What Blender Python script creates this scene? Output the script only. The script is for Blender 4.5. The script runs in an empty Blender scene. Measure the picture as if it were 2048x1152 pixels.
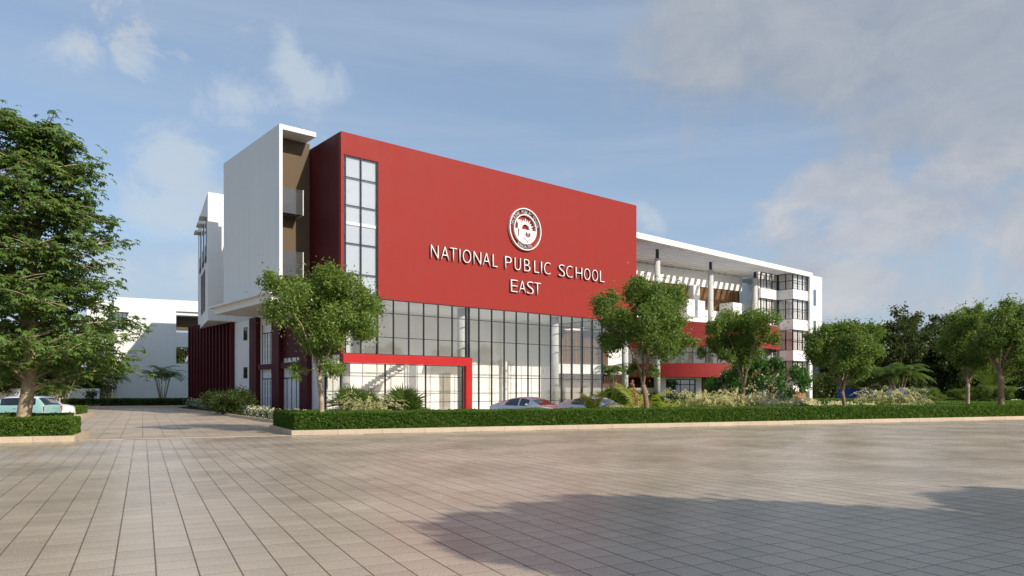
import bpy, math, random
import numpy as np
from mathutils import Vector, Matrix

sc = bpy.context.scene
col = sc.collection
random.seed(7)
rng = np.random.default_rng(11)

# ------------------------------------------------------------------ camera, sun, sky, exposure
F = 1437.0            # focal length in pixels of the 2048 px wide photograph
EYE = 1.8
cam_d = bpy.data.cameras.new('camera')
cam_d.sensor_width = 36.0
cam_d.lens = 36.0 * F / 2048.0
cam_d.shift_y = (780.0 - 576.0) / 2048.0
cam_d.clip_start = 0.1
cam_d.clip_end = 4000.0
cam = bpy.data.objects.new('camera', cam_d)
cam.location = (0, 0, EYE)
cam.rotation_euler = (math.radians(90), 0, 0)
col.objects.link(cam)
sc.camera = cam

SUN = Vector((0.811, -0.625, 0.62)).normalized()      # direction towards the sun
sun_d = bpy.data.lights.new('sun', 'SUN')
sun_d.energy = 4.9
sun_d.angle = math.radians(0.55)
sun_d.color = (1.0, 0.90, 0.76)
sun = bpy.data.objects.new('sun', sun_d)
sun.rotation_euler = SUN.to_track_quat('Z', 'Y').to_euler()
col.objects.link(sun)
SUN_EL = math.asin(SUN.z)
SUN_AZ = math.atan2(SUN.x, SUN.y)

sc.view_settings.view_transform = 'Standard'
sc.view_settings.look = 'None'
sc.view_settings.exposure = 0.0
sc.view_settings.gamma = 1.0
sc.view_settings.use_curve_mapping = False
sc.render.engine = 'CYCLES'
sc.cycles.use_denoising = True
sc.cycles.max_bounces = 9
sc.cycles.diffuse_bounces = 6
sc.cycles.transparent_max_bounces = 24
sc.cycles.caustics_reflective = False
sc.cycles.caustics_refractive = False
sc.cycles.sample_clamp_indirect = 6.0

world = bpy.data.worlds.new('World')
sc.world = world
world.use_nodes = True
nt = world.node_tree
nt.nodes.clear()


def N(t, kind, **kw):
    n = t.nodes.new(kind)
    for k, v in kw.items():
        if k.startswith('i_'):
            n.inputs[k[2:].replace('_', ' ')].default_value = v
        elif isinstance(k, str) and hasattr(n, k):
            setattr(n, k, v)
    return n


def link(t, a, b):
    t.links.new(a, b)


def mathn(t, op, a, b=None, c=None, clamp=False):
    n = t.nodes.new('ShaderNodeMath')
    n.operation = op
    n.use_clamp = clamp
    for i, x in enumerate((a, b, c)):
        if x is None:
            continue
        if isinstance(x, (int, float)):
            n.inputs[i].default_value = x
        else:
            t.links.new(x, n.inputs[i])
    return n.outputs[0]


def mixc(t, fac, a, b):
    n = t.nodes.new('ShaderNodeMix')
    n.data_type = 'RGBA'
    for i, x in ((0, fac), (6, a), (7, b)):
        if isinstance(x, (int, float)):
            n.inputs[i].default_value = x
        elif isinstance(x, (tuple, list)):
            n.inputs[i].default_value = tuple(x) + ((1.0,) if len(x) == 3 else ())
        else:
            t.links.new(x, n.inputs[i])
    return n.outputs[2]


def maprange(t, v, a, b, c=0.0, d=1.0, smooth=False):
    n = t.nodes.new('ShaderNodeMapRange')
    n.interpolation_type = 'SMOOTHSTEP' if smooth else 'LINEAR'
    t.links.new(v, n.inputs[0])
    n.inputs[1].default_value = a
    n.inputs[2].default_value = b
    n.inputs[3].default_value = c
    n.inputs[4].default_value = d
    return n.outputs[0]


def build_sky():
    sky = N(nt, 'ShaderNodeTexSky', sky_type='NISHITA', sun_disc=False)
    sky.sun_elevation = SUN_EL
    sky.sun_rotation = SUN_AZ
    sky.altitude = 200.0
    sky.air_density = 1.0
    sky.dust_density = 1.6
    sky.ozone_density = 1.6
    tc = N(nt, 'ShaderNodeTexCoord')
    d = tc.outputs['Generated']

    def noise(scale, detail, rough, stretch=(1, 1, 1), off=(0, 0, 0), dist=0.0):
        mp = N(nt, 'ShaderNodeMapping')
        mp.inputs['Scale'].default_value = stretch
        mp.inputs['Location'].default_value = off
        link(nt, d, mp.inputs['Vector'])
        n = N(nt, 'ShaderNodeTexNoise')
        n.inputs['Scale'].default_value = scale
        n.inputs['Detail'].default_value = detail
        n.inputs['Roughness'].default_value = rough
        n.inputs['Distortion'].default_value = dist
        link(nt, mp.outputs[0], n.inputs['Vector'])
        return n.outputs['Fac']

    def dirn(px, py):
        v = Vector(((px - 1024) / F, 1.0, (780 - py) / F))
        return v.normalized()

    def blob(px, py, rx, rz, wt=1.0):
        c = dirn(px, py)
        s = N(nt, 'ShaderNodeVectorMath', operation='SUBTRACT')
        link(nt, d, s.inputs[0])
        s.inputs[1].default_value = c
        m = N(nt, 'ShaderNodeVectorMath', operation='MULTIPLY')
        link(nt, s.outputs[0], m.inputs[0])
        m.inputs[1].default_value = (F / rx, F / rx, F / rz)
        ln = N(nt, 'ShaderNodeVectorMath', operation='LENGTH')
        link(nt, m.outputs[0], ln.inputs[0])
        return maprange(nt, ln.outputs['Value'], 0.0, 1.25, wt, 0.0, True)

    big = noise(3.4, 12, 0.62, (1, 1, 1.5), (0.3, 0.1, 0.2), 0.35)
    fine = noise(11.0, 10, 0.66, (1, 1, 1.3), (2.1, 0.4, 0.0), 0.5)
    streak = noise(2.2, 8, 0.55, (0.7, 0.7, 7.0), (0, 0, 1.3), 0.6)
    wisp = mathn(nt, 'ADD', mathn(nt, 'MULTIPLY', big, 0.55), mathn(nt, 'MULTIPLY', fine, 0.5))

    norm = maprange(nt, wisp, 0.40, 0.66, 0.0, 1.0)

    def cloud(mask_list, lo, hi, dens, soft=0.9):
        m = None
        for args in mask_list:
            b = blob(*args)
            m = b if m is None else mathn(nt, 'MAXIMUM', m, b)
        # the noise eats the edge of the mask
        v = mathn(nt, 'ADD', mathn(nt, 'MULTIPLY', norm, hi), mathn(nt, 'SUBTRACT', mathn(nt, 'MULTIPLY', m, lo), hi * 0.80))
        return maprange(nt, v, -0.15, soft, 0.0, dens, True)

    wispy = cloud([(645, 185, 110, 95, 1.5), (575, 110, 45, 90, 1.2), (350, 320, 95, 120, 1.35), (335, 420, 140, 90, 1.5), (470, 215, 150, 70, 0.95), (285, 545, 300, 75, 1.4),
                   (130, 105, 100, 60, 0.7), (265, 125, 60, 50, 0.7), (1290, 440, 60, 50)], 1.15, 2.0, 0.70, 1.2)
    grey = cloud([(1900, 60, 620, 230), (1600, 110, 330, 170), (1450, 80, 260, 170), (1850, 230, 240, 120), (2030, 240, 240, 140), (2600, 150, 700, 260), (1850, -250, 700, 260)], 1.75, 1.1, 0.82, 1.15)
    warm = cloud([(1850, 420, 330, 110), (1750, 470, 330, 90), (1950, 340, 230, 70), (2250, 420, 420, 200), (1620, 560, 330, 90), (1700, 380, 200, 80)], 1.75, 1.6, 0.85, 1.05)
    # the same broken cloud elsewhere on the sky
    far = maprange(nt, wisp, 0.60, 0.80, 0.0, 0.25, True)
    behind = N(nt, 'ShaderNodeSeparateXYZ')
    link(nt, d, behind.inputs[0])
    far = mathn(nt, 'MULTIPLY', far, maprange(nt, behind.outputs['Y'], 0.35, -0.15, 0.0, 1.0, True))
    low = maprange(nt, behind.outputs['Z'], 0.0, 0.30, 0.55, 0.10, True)
    veil = maprange(nt, streak, 0.36, 0.70, 0.30, 0.62, True)

    skyc = N(nt, 'ShaderNodeMix', data_type='RGBA', blend_type='MULTIPLY')
    skyc.inputs[0].default_value = 1.0
    link(nt, sky.outputs[0], skyc.inputs[6])
    skyc.inputs[7].default_value = (0.140, 0.152, 0.160, 1)
    c = skyc.outputs[2]
    c = mixc(nt, veil, c, (0.45, 0.55, 0.68))
    c = mixc(nt, low, c, (0.42, 0.49, 0.59))
    c = mixc(nt, far, c, (0.55, 0.58, 0.62))
    c = mixc(nt, wispy, c, (0.58, 0.66, 0.74))
    shade = mixc(nt, maprange(nt, fine, 0.35, 0.65, 0, 1), (0.335, 0.375, 0.44), (0.44, 0.47, 0.515))
    c = mixc(nt, grey, c, shade)
    shade2 = mixc(nt, maprange(nt, big, 0.38, 0.62, 0, 1), (0.36, 0.41, 0.50), (0.66, 0.65, 0.66))
    c = mixc(nt, warm, c, shade2)
    bg = N(nt, 'ShaderNodeBackground')
    link(nt, c, bg.inputs[0])
    bg.inputs[1].default_value = 1.0
    out = N(nt, 'ShaderNodeOutputWorld')
    link(nt, bg.outputs[0], out.inputs[0])


build_sky()

# ------------------------------------------------------------------ materials
MATS = {}


def principled(name, color, rough=0.6, spec=0.5, metal=0.0, var=0.06, vscale=3.0, bump=0.0, bscale=40.0, coat=0.0, island=0.0, objrand=0.0, stain=0.0):
    m = bpy.data.materials.new(name)
    m.use_nodes = True
    t = m.node_tree
    b = t.nodes['Principled BSDF']
    b.inputs['Roughness'].default_value = rough
    b.inputs['Specular IOR Level'].default_value = spec
    b.inputs['Metallic'].default_value = metal
    b.inputs['Coat Weight'].default_value = coat
    b.inputs['Coat Roughness'].default_value = 0.05
    tc = N(t, 'ShaderNodeTexCoord')
    n = N(t, 'ShaderNodeTexNoise')
    n.inputs['Scale'].default_value = vscale
    n.inputs['Detail'].default_value = 6
    link(t, tc.outputs['Object'], n.inputs['Vector'])
    val = maprange(t, n.outputs['Fac'], 0.3, 0.7, 1 - var, 1 + var)
    if island or objrand:
        g = N(t, 'ShaderNodeNewGeometry')
        oi = N(t, 'ShaderNodeObjectInfo')
        r = mathn(t, 'FRACT', mathn(t, 'ADD', g.outputs['Random Per Island'], oi.outputs['Random']))
        val = mathn(t, 'MULTIPLY', val, maprange(t, r, 0, 1, 1 - max(island, objrand), 1 + max(island, objrand)))
    if stain:
        mp = N(t, 'ShaderNodeMapping')
        mp.inputs['Scale'].default_value = (2.2, 2.2, 0.16)
        link(t, tc.outputs['Object'], mp.inputs['Vector'])
        n3 = N(t, 'ShaderNodeTexNoise')
        n3.inputs['Scale'].default_value = 1.0
        n3.inputs['Detail'].default_value = 8
        link(t, mp.outputs[0], n3.inputs['Vector'])
        val = mathn(t, 'MULTIPLY', val, maprange(t, n3.outputs['Fac'], 0.42, 0.75, 1.0, 1.0 - stain, True))
    mul = N(t, 'ShaderNodeMix', data_type='RGBA', blend_type='MULTIPLY')
    mul.inputs[0].default_value = 1.0
    mul.inputs[6].default_value = tuple(color) + (1,)
    comb = N(t, 'ShaderNodeCombineColor')
    for i in range(3):
        link(t, val, comb.inputs[i])
    link(t, comb.outputs[0], mul.inputs[7])
    link(t, mul.outputs[2], b.inputs['Base Color'])
    link(t, maprange(t, n.outputs['Fac'], 0.3, 0.7, max(rough - 0.07, 0.02), min(rough + 0.07, 1)), b.inputs['Roughness'])
    if bump:
        n2 = N(t, 'ShaderNodeTexNoise')
        n2.inputs['Scale'].default_value = bscale
        n2.inputs['Detail'].default_value = 5
        link(t, tc.outputs['Object'], n2.inputs['Vector'])
        bp = N(t, 'ShaderNodeBump')
        bp.inputs['Strength'].default_value = bump
        bp.inputs['Distance'].default_value = 0.02
        link(t, n2.outputs['Fac'], bp.inputs['Height'])
        link(t, bp.outputs[0], b.inputs['Normal'])
    MATS[name] = m
    return m


principled('red_paint', (0.275, 0.024, 0.019), 0.6, 0.22, var=0.03, vscale=0.6, bump=0.06, bscale=30, stain=0.03)
principled('bright_red_paint', (0.42, 0.010, 0.009), 0.42, 0.4, var=0.03, vscale=0.8, bump=0.04)
principled('drum_red_paint', (0.28, 0.024, 0.022), 0.5, 0.35, var=0.04, vscale=0.8, bump=0.04)
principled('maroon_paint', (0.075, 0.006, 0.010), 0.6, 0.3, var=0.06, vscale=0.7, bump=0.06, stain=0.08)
principled('white_paint', (0.78, 0.78, 0.77), 0.6, 0.3, var=0.025, vscale=0.5, bump=0.08, bscale=25, stain=0.045)
principled('interior_white', (0.88, 0.86, 0.82), 0.7, 0.3, var=0.02, vscale=0.7)
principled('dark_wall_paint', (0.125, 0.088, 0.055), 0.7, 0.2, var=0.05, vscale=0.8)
principled('frame_black', (0.012, 0.016, 0.022), 0.4, 0.4, metal=0.0, var=0.05)
principled('frame_brown', (0.035, 0.02, 0.016), 0.4, 0.4, var=0.05)
principled('concrete', (0.55, 0.55, 0.53), 0.75, 0.3, var=0.10, vscale=2.5, bump=0.25, bscale=12, stain=0.18)
principled('timber', (0.30, 0.17, 0.085), 0.55, 0.3, var=0.18, vscale=5, bump=0.15, bscale=60, island=0.28)
principled('timber_dark', (0.10, 0.055, 0.032), 0.6, 0.3, var=0.2, vscale=5, bump=0.15, island=0.25)
principled('kerb_stone', (0.52, 0.42, 0.31), 0.6, 0.35, var=0.10, vscale=14, bump=0.25, bscale=90, objrand=0.06, stain=0.10)
principled('louvre_tan', (0.36, 0.32, 0.27), 0.55, 0.4, var=0.05)
principled('sign_white', (0.82, 0.81, 0.80), 0.35, 0.5, var=0.02)
principled('sign_side', (0.34, 0.33, 0.38), 0.35, 0.5, metal=0.5, var=0.03)
principled('emblem_grey', (0.16, 0.07, 0.06), 0.5, 0.4, var=0.05)
principled('bark', (0.24, 0.17, 0.115), 0.9, 0.2, var=0.35, vscale=9, bump=0.9, bscale=22)
principled('bark_pale', (0.36, 0.28, 0.19), 0.9, 0.2, var=0.35, vscale=6, bump=0.9, bscale=16)
principled('soil', (0.07, 0.05, 0.035), 0.95, 0.1, var=0.3, vscale=6, bump=0.6)
principled('tyre_rubber', (0.015, 0.015, 0.016), 0.8, 0.2, var=0.1)
principled('alloy', (0.55, 0.56, 0.58), 0.25, 0.5, metal=0.9, var=0.03)
principled('car_silver', (0.62, 0.63, 0.66), 0.22, 0.6, metal=0.25, var=0.01, coat=1.0)
principled('car_mint', (0.26, 0.46, 0.44), 0.25, 0.6, var=0.02, coat=1.0)
principled('car_white', (0.80, 0.80, 0.79), 0.22, 0.6, var=0.01, coat=1.0)
principled('car_dark', (0.02, 0.02, 0.022), 0.4, 0.5, var=0.05)
principled('lamp_red', (0.55, 0.02, 0.02), 0.15, 0.6, var=0.02, coat=1.0)
principled('lamp_clear', (0.75, 0.77, 0.8), 0.12, 0.8, metal=0.4, var=0.02, coat=1.0)
principled('blue_metal', (0.02, 0.10, 0.42), 0.45, 0.4, var=0.12, vscale=3, stain=0.1)
principled('petal_white', (0.80, 0.76, 0.62), 0.6, 0.2, var=0.05)
principled('petal_purple', (0.34, 0.10, 0.36), 0.6, 0.2, var=0.15)
principled('lawn', (0.05, 0.085, 0.018), 0.95, 0.1, var=0.35, vscale=0.8, bump=0.8, bscale=15)
principled('sky_panel_grey', (0.50, 0.54, 0.60), 0.6, 0.3, var=0.02)  # pale blue-grey put in for sky mirrored in the tall window
principled('bright_pane_white', (0.86, 0.88, 0.90), 0.25, 0.6, var=0.02)  # opaque white; the colour stands in for light coming through the side panes
principled('step_white', (0.80, 0.80, 0.80), 0.5, 0.3, var=0.02)
principled('balcony_grey', (0.13, 0.12, 0.125), 0.12, 0.7, var=0.05)


def paving_mat(name, base, rough, speckle=0.5):
    m = principled(name, base, rough, 0.22, var=0.12, vscale=0.5, bump=0.10, bscale=160, island=0.07, objrand=0.07)
    t = m.node_tree
    b = t.nodes['Principled BSDF']
    tc = N(t, 'ShaderNodeTexCoord')
    g = N(t, 'ShaderNodeNewGeometry')
    n = N(t, 'ShaderNodeTexNoise')
    n.inputs['Scale'].default_value = 62
    n.inputs['Detail'].default_value = 3
    n.inputs['Roughness'].default_value = 0.8
    link(t, g.outputs['Position'], n.inputs['Vector'])
    n2 = N(t, 'ShaderNodeTexNoise')
    n2.inputs['Scale'].default_value = 0.35
    n2.inputs['Detail'].default_value = 6
    link(t, g.outputs['Position'], n2.inputs['Vector'])
    src = b.inputs['Base Color'].links[0].from_socket
    v = mathn(t, 'MULTIPLY', maprange(t, n.outputs['Fac'], 0.35, 0.65, 1 - speckle, 1 + speckle), maprange(t, n2.outputs['Fac'], 0.35, 0.65, 0.90, 1.10))
    mul = N(t, 'ShaderNodeMix', data_type='RGBA', blend_type='MULTIPLY')
    mul.inputs[0].default_value = 1.0
    link(t, src, mul.inputs[6])
    comb = N(t, 'ShaderNodeCombineColor')
    for i in range(3):
        link(t, v, comb.inputs[i])
    link(t, comb.outputs[0], mul.inputs[7])
    link(t, mul.outputs[2], b.inputs['Base Color'])
    link(t, maprange(t, n2.outputs['Fac'], 0.3, 0.7, rough - 0.08, rough + 0.10), b.inputs['Roughness'])
    return m


paving_mat('paving_tile', (0.43, 0.36, 0.285), 0.26)
paving_mat('grout', (0.145, 0.112, 0.082), 0.9, 0.1)


def driveway_mat():
    m = paving_mat('driveway_pavers', (0.42, 0.335, 0.25), 0.5)
    t = m.node_tree
    b = t.nodes['Principled BSDF']
    tc = N(t, 'ShaderNodeTexCoord')
    mp = N(t, 'ShaderNodeMapping')
    mp.inputs['Rotation'].default_value = (0, 0, -math.radians(27.2 + 90))
    link(t, tc.outputs['Object'], mp.inputs['Vector'])
    br = N(t, 'ShaderNodeTexBrick')
    br.offset = 0.0
    br.inputs['Scale'].default_value = 1.0
    br.inputs['Brick Width'].default_value = 0.75
    br.inputs['Row Height'].default_value = 0.75
    br.inputs['Mortar Size'].default_value = 0.012
    br.inputs['Mortar Smooth'].default_value = 0.3
    link(t, mp.outputs[0], br.inputs['Vector'])
    src = b.inputs['Base Color'].links[0].from_socket
    link(t, mixc(t, br.outputs['Fac'], src, (0.12, 0.095, 0.07)), b.inputs['Base Color'])


driveway_mat()


def glass_mat(name, tint, refl_min, refl_max, rough=0.0, frost=0.0):
    m = bpy.data.materials.new(name)
    m.use_nodes = True
    t = m.node_tree
    t.nodes.clear()
    out = N(t, 'ShaderNodeOutputMaterial')
    tr = N(t, 'ShaderNodeBsdfTransparent')
    tr.inputs[0].default_value = tuple(tint) + (1,)
    gl = N(t, 'ShaderNodeBsdfGlossy')
    gl.inputs['Roughness'].default_value = rough
    gl.inputs['Color'].default_value = (0.92, 0.95, 1.0, 1)
    g = N(t, 'ShaderNodeNewGeometry')
    n = N(t, 'ShaderNodeTexNoise')
    n.inputs['Scale'].default_value = 0.7
    n.inputs['Detail'].default_value = 1
    link(t, g.outputs['Position'], n.inputs['Vector'])
    bp = N(t, 'ShaderNodeBump')
    bp.inputs['Strength'].default_value = 0.05
    bp.inputs['Distance'].default_value = 0.03
    link(t, n.outputs['Fac'], bp.inputs['Height'])
    link(t, bp.outputs[0], gl.inputs['Normal'])
    lw = N(t, 'ShaderNodeLayerWeight')
    lw.inputs['Blend'].default_value = 0.5
    f = maprange(t, mathn(t, 'POWER', lw.outputs['Facing'], 3.5), 0.0, 1.0, refl_min, refl_max)
    mx = N(t, 'ShaderNodeMixShader')
    link(t, f, mx.inputs[0])
    if frost:
        df = N(t, 'ShaderNodeBsdfDiffuse')
        df.inputs[0].default_value = (0.75, 0.78, 0.8, 1)
        mf = N(t, 'ShaderNodeMixShader')
        mf.inputs[0].default_value = frost
        link(t, tr.outputs[0], mf.inputs[1])
        link(t, df.outputs[0], mf.inputs[2])
        link(t, mf.outputs[0], mx.inputs[1])
    else:
        link(t, tr.outputs[0], mx.inputs[1])
    link(t, gl.outputs[0], mx.inputs[2])
    link(t, mx.outputs[0], out.inputs[0])
    MATS[name] = m


glass_mat('window_glass', (0.985, 0.99, 0.99), 0.075, 0.95)
glass_mat('tower_glass', (0.55, 0.58, 0.60), 0.22, 1.0)
glass_mat('car_glass', (0.16, 0.18, 0.20), 0.10, 1.0)
glass_mat('balcony_glass', (0.40, 0.38, 0.38), 0.06, 0.8, 0.05, 0.06)


def leaf_mat(name, c1, c2, rough=0.5, trans=0.35, objr=0.12):
    m = bpy.data.materials.new(name)
    m.use_nodes = True
    t = m.node_tree
    t.nodes.clear()
    out = N(t, 'ShaderNodeOutputMaterial')
    g = N(t, 'ShaderNodeNewGeometry')
    oi = N(t, 'ShaderNodeObjectInfo')
    tc = N(t, 'ShaderNodeTexCoord')
    n = N(t, 'ShaderNodeTexNoise')
    n.inputs['Scale'].default_value = 1.3
    n.inputs['Detail'].default_value = 3
    link(t, tc.outputs['Object'], n.inputs['Vector'])
    r = mathn(t, 'ADD', mathn(t, 'MULTIPLY', g.outputs['Random Per Island'], 0.6), mathn(t, 'MULTIPLY', maprange(t, n.outputs['Fac'], 0.3, 0.7), 0.4))
    c = mixc(t, r, c1, c2)
    hsv = N(t, 'ShaderNodeHueSaturation')
    link(t, c, hsv.inputs['Color'])
    link(t, maprange(t, oi.outputs['Random'], 0, 1, 1 - objr, 1 + objr), hsv.inputs['Value'])
    link(t, maprange(t, oi.outputs['Random'], 0, 1, 0.508, 0.492), hsv.inputs['Hue'])
    pb = N(t, 'ShaderNodeBsdfPrincipled')
    pb.inputs['Roughness'].default_value = rough
    pb.inputs['Specular IOR Level'].default_value = 0.35
    link(t, hsv.outputs[0], pb.inputs['Base Color'])
    tl = N(t, 'ShaderNodeBsdfTranslucent')
    tcol = mixc(t, 0.5, hsv.outputs[0], (c2[0] * 1.7, c2[1] * 1.7, c2[2] * 0.6))
    link(t, tcol, tl.inputs[0])
    mx = N(t, 'ShaderNodeMixShader')
    mx.inputs[0].default_value = trans
    link(t, pb.outputs[0], mx.inputs[1])
    link(t, tl.outputs[0], mx.inputs[2])
    link(t, mx.outputs[0], out.inputs[0])
    MATS[name] = m


leaf_mat('leaf_street', (0.085, 0.145, 0.028), (0.205, 0.300, 0.062))
leaf_mat('leaf_big', (0.055, 0.115, 0.025), (0.135, 0.225, 0.050))
leaf_mat('leaf_forest', (0.030, 0.055, 0.014), (0.085, 0.115, 0.028))
leaf_mat('leaf_hedge', (0.045, 0.105, 0.012), (0.135, 0.235, 0.030))
leaf_mat('leaf_palm', (0.05, 0.10, 0.02), (0.14, 0.21, 0.04))
leaf_mat('leaf_yellow', (0.20, 0.24, 0.03), (0.42, 0.42, 0.06))
leaf_mat('leaf_lime', (0.16, 0.28, 0.03), (0.32, 0.48, 0.06))
leaf_mat('leaf_blue', (0.15, 0.21, 0.15), (0.26, 0.34, 0.24))
leaf_mat('leaf_frangipani', (0.035, 0.105, 0.022), (0.09, 0.21, 0.045))
leaf_mat('leaf_shrub', (0.05, 0.085, 0.03), (0.16, 0.22, 0.09))
leaf_mat('plume', (0.58, 0.55, 0.32), (0.82, 0.78, 0.52), trans=0.35)
leaf_mat('leaf_grass', (0.13, 0.17, 0.06), (0.30, 0.33, 0.14))
leaf_mat('petal_cream', (0.60, 0.52, 0.36), (0.80, 0.76, 0.60))
leaf_mat('petal_mauve', (0.28, 0.10, 0.28), (0.50, 0.24, 0.46))
leaf_mat('pink_bract', (0.45, 0.17, 0.17), (0.62, 0.32, 0.30))


# ------------------------------------------------------------------ mesh helpers
def empty(name, loc=(0, 0, 0), rz=0.0, label=None, cat=None, group=None, kind=None):
    o = bpy.data.objects.new(name, None)
    o.location = loc
    o.rotation_euler = (0, 0, rz)
    col.objects.link(o)
    return tag(o, label, cat, group, kind)


def tag(o, label=None, cat=None, group=None, kind=None):
    if label: o['label'] = label
    if cat: o['category'] = cat
    if group: o['group'] = group
    if kind: o['kind'] = kind
    return o


def link_obj(name, me, parent=None, loc=None, rz=None):
    o = bpy.data.objects.new(name, me)
    col.objects.link(o)
    if parent is not None:
        o.parent = parent
    if loc is not None: o.location = loc
    if rz is not None: o.rotation_euler = (0, 0, rz)
    return o


class MB:
    def __init__(self):
        self.v, self.f, self.m = [], [], []

    def add(self, verts, faces, mi=0):
        b = len(self.v)
        self.v += [tuple(p) for p in verts]
        self.f += [tuple(b + i for i in f) for f in faces]
        self.m += [mi] * len(faces)
        return self

    def box(self, x0, x1, y0, y1, z0, z1, mi=0):
        v = [(x0, y0, z0), (x1, y0, z0), (x1, y1, z0), (x0, y1, z0), (x0, y0, z1), (x1, y0, z1), (x1, y1, z1), (x0, y1, z1)]
        return self.add(v, [(0, 3, 2, 1), (4, 5, 6, 7), (0, 1, 5, 4), (1, 2, 6, 5), (2, 3, 7, 6), (3, 0, 4, 7)], mi)

    def hexa(self, bottom, top, mi=0):
        return self.add(list(bottom) + list(top), [(0, 3, 2, 1), (4, 5, 6, 7), (0, 1, 5, 4), (1, 2, 6, 5), (2, 3, 7, 6), (3, 0, 4, 7)], mi)

    def prism(self, poly, z0, z1, mi=0):
        """polygon in xy (counter-clockwise), extruded in z"""
        n = len(poly)
        v = [(x, y, z0) for x, y in poly] + [(x, y, z1) for x, y in poly]
        f = [tuple(range(n - 1, -1, -1)), tuple(range(n, 2 * n))] + [(i, (i + 1) % n, n + (i + 1) % n, n + i) for i in range(n)]
        return self.add(v, f, mi)

    def prism_y(self, poly, y0, y1, mi=0):
        """polygon in xz, extruded in y"""
        n = len(poly)
        v = [(x, y0, z) for x, z in poly] + [(x, y1, z) for x, z in poly]
        f = [tuple(range(n)), tuple(range(2 * n - 1, n - 1, -1))] + [((i + 1) % n, i, n + i, n + (i + 1) % n) for i in range(n)]
        return self.add(v, f, mi)

    def ring_y(self, cx, cz, r0, r1, y0, y1, n=48, a0=0.0, a1=2 * math.pi, mi=0):
        full = abs(a1 - a0 - 2 * math.pi) < 1e-6
        k = n if full else n + 1
        v = []
        for i in range(k):
            a = a0 + (a1 - a0) * i / n
            for r, y in ((r0, y0), (r1, y0), (r1, y1), (r0, y1)):
                v.append((cx + r * math.cos(a), y, cz + r * math.sin(a)))
        f = []
        for i in range(n):
            j = (i + 1) % k
            for q in range(4):
                f.append((i * 4 + q, i * 4 + (q + 1) % 4, j * 4 + (q + 1) % 4, j * 4 + q))
        if not full:
            f += [(0, 3, 2, 1), (n * 4, n * 4 + 1, n * 4 + 2, n * 4 + 3)]
        return self.add(v, f, mi)

    def arc_wall(self, cx, cy, r0, r1, z0, z1, a0, a1, n, mi=0):
        v = []
        for i in range(n + 1):
            a = a0 + (a1 - a0) * i / n
            for r, z in ((r0, z0), (r1, z0), (r1, z1), (r0, z1)):
                v.append((cx + r * math.cos(a), cy + r * math.sin(a), z))
        f = []
        for i in range(n):
            for q in range(4):
                f.append((i * 4 + q, i * 4 + (q + 1) % 4, (i + 1) * 4 + (q + 1) % 4, (i + 1) * 4 + q))
        f += [(0, 3, 2, 1), (n * 4, n * 4 + 1, n * 4 + 2, n * 4 + 3)]
        return self.add(v, f, mi)

    def lathe(self, cx, cy, prof, n=24, mi=0):
        v = []
        for r, z in prof:
            for i in range(n):
                a = 2 * math.pi * i / n
                v.append((cx + r * math.cos(a), cy + r * math.sin(a), z))
        f = []
        for k in range(len(prof) - 1):
            for i in range(n):
                j = (i + 1) % n
                f.append((k * n + i, k * n + j, (k + 1) * n + j, (k + 1) * n + i))
        f.append(tuple(range(n - 1, -1, -1)))
        f.append(tuple((len(prof) - 1) * n + i for i in range(n)))
        return self.add(v, f, mi)

    def tube(self, pts, rad, n=7, mi=0):
        pts = [Vector(p) for p in pts]
        k = len(pts)
        if not isinstance(rad, (list, tuple)):
            rad = [rad] * k
        base = len(self.v)
        up = Vector((0.13, 0.31, 0.94)).normalized()
        for i, p in enumerate(pts):
            d = (pts[min(i + 1, k - 1)] - pts[max(i - 1, 0)])
            d = d.normalized() if d.length > 1e-9 else Vector((0, 0, 1))
            s = d.cross(up)
            if s.length < 0.12:
                s = d.cross(Vector((1, 0.2, 0)))
            s.normalize()
            t = s.cross(d)
            for q in range(n):
                a = 2 * math.pi * q / n
                w = p + (s * math.cos(a) + t * math.sin(a)) * rad[i]
                self.v.append(tuple(w))
        for i in range(k - 1):
            for q in range(n):
                j = (q + 1) % n
                self.f.append((base + i * n + q, base + i * n + j, base + (i + 1) * n + j, base + (i + 1) * n + q))
                self.m.append(mi)
        self.f.append(tuple(base + (k - 1) * n + q for q in range(n)))
        self.m.append(mi)
        return self

    def mesh(self, name, mats, smooth=False):
        me = bpy.data.meshes.new(name)
        me.from_pydata(self.v, [], self.f)
        if isinstance(mats, str): mats = [mats]
        for m in mats: me.materials.append(MATS[m])
        if len(mats) > 1:
            me.polygons.foreach_set('material_index', self.m)
        if smooth:
            me.polygons.foreach_set('use_smooth', [True] * len(self.f))
        me.update()
        return me

    def build(self, name, mats, parent=None, smooth=False):
        return link_obj(name, self.mesh(name, mats, smooth), parent)


def quads_mesh(name, V, mats, mat_idx=None, smooth=False, tri=False):
    """V: (n, 4, 3) or (n, 3, 3) array of separate faces"""
    n, k, _ = V.shape
    me = bpy.data.meshes.new(name)
    me.vertices.add(n * k)
    me.vertices.foreach_set('co', V.reshape(-1).astype(np.float32))
    me.loops.add(n * k)
    me.loops.foreach_set('vertex_index', np.arange(n * k, dtype=np.int32))
    me.polygons.add(n)
    me.polygons.foreach_set('loop_start', np.arange(0, n * k, k, dtype=np.int32))
    me.polygons.foreach_set('loop_total', np.full(n, k, dtype=np.int32))
    if isinstance(mats, str): mats = [mats]
    for m in mats: me.materials.append(MATS[m])
    if mat_idx is not None:
        me.polygons.foreach_set('material_index', mat_idx.astype(np.int32))
    me.update(calc_edges=True)
    return me


def unit(a):
    return a / np.maximum(np.linalg.norm(a, axis=-1, keepdims=True), 1e-9)


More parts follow.
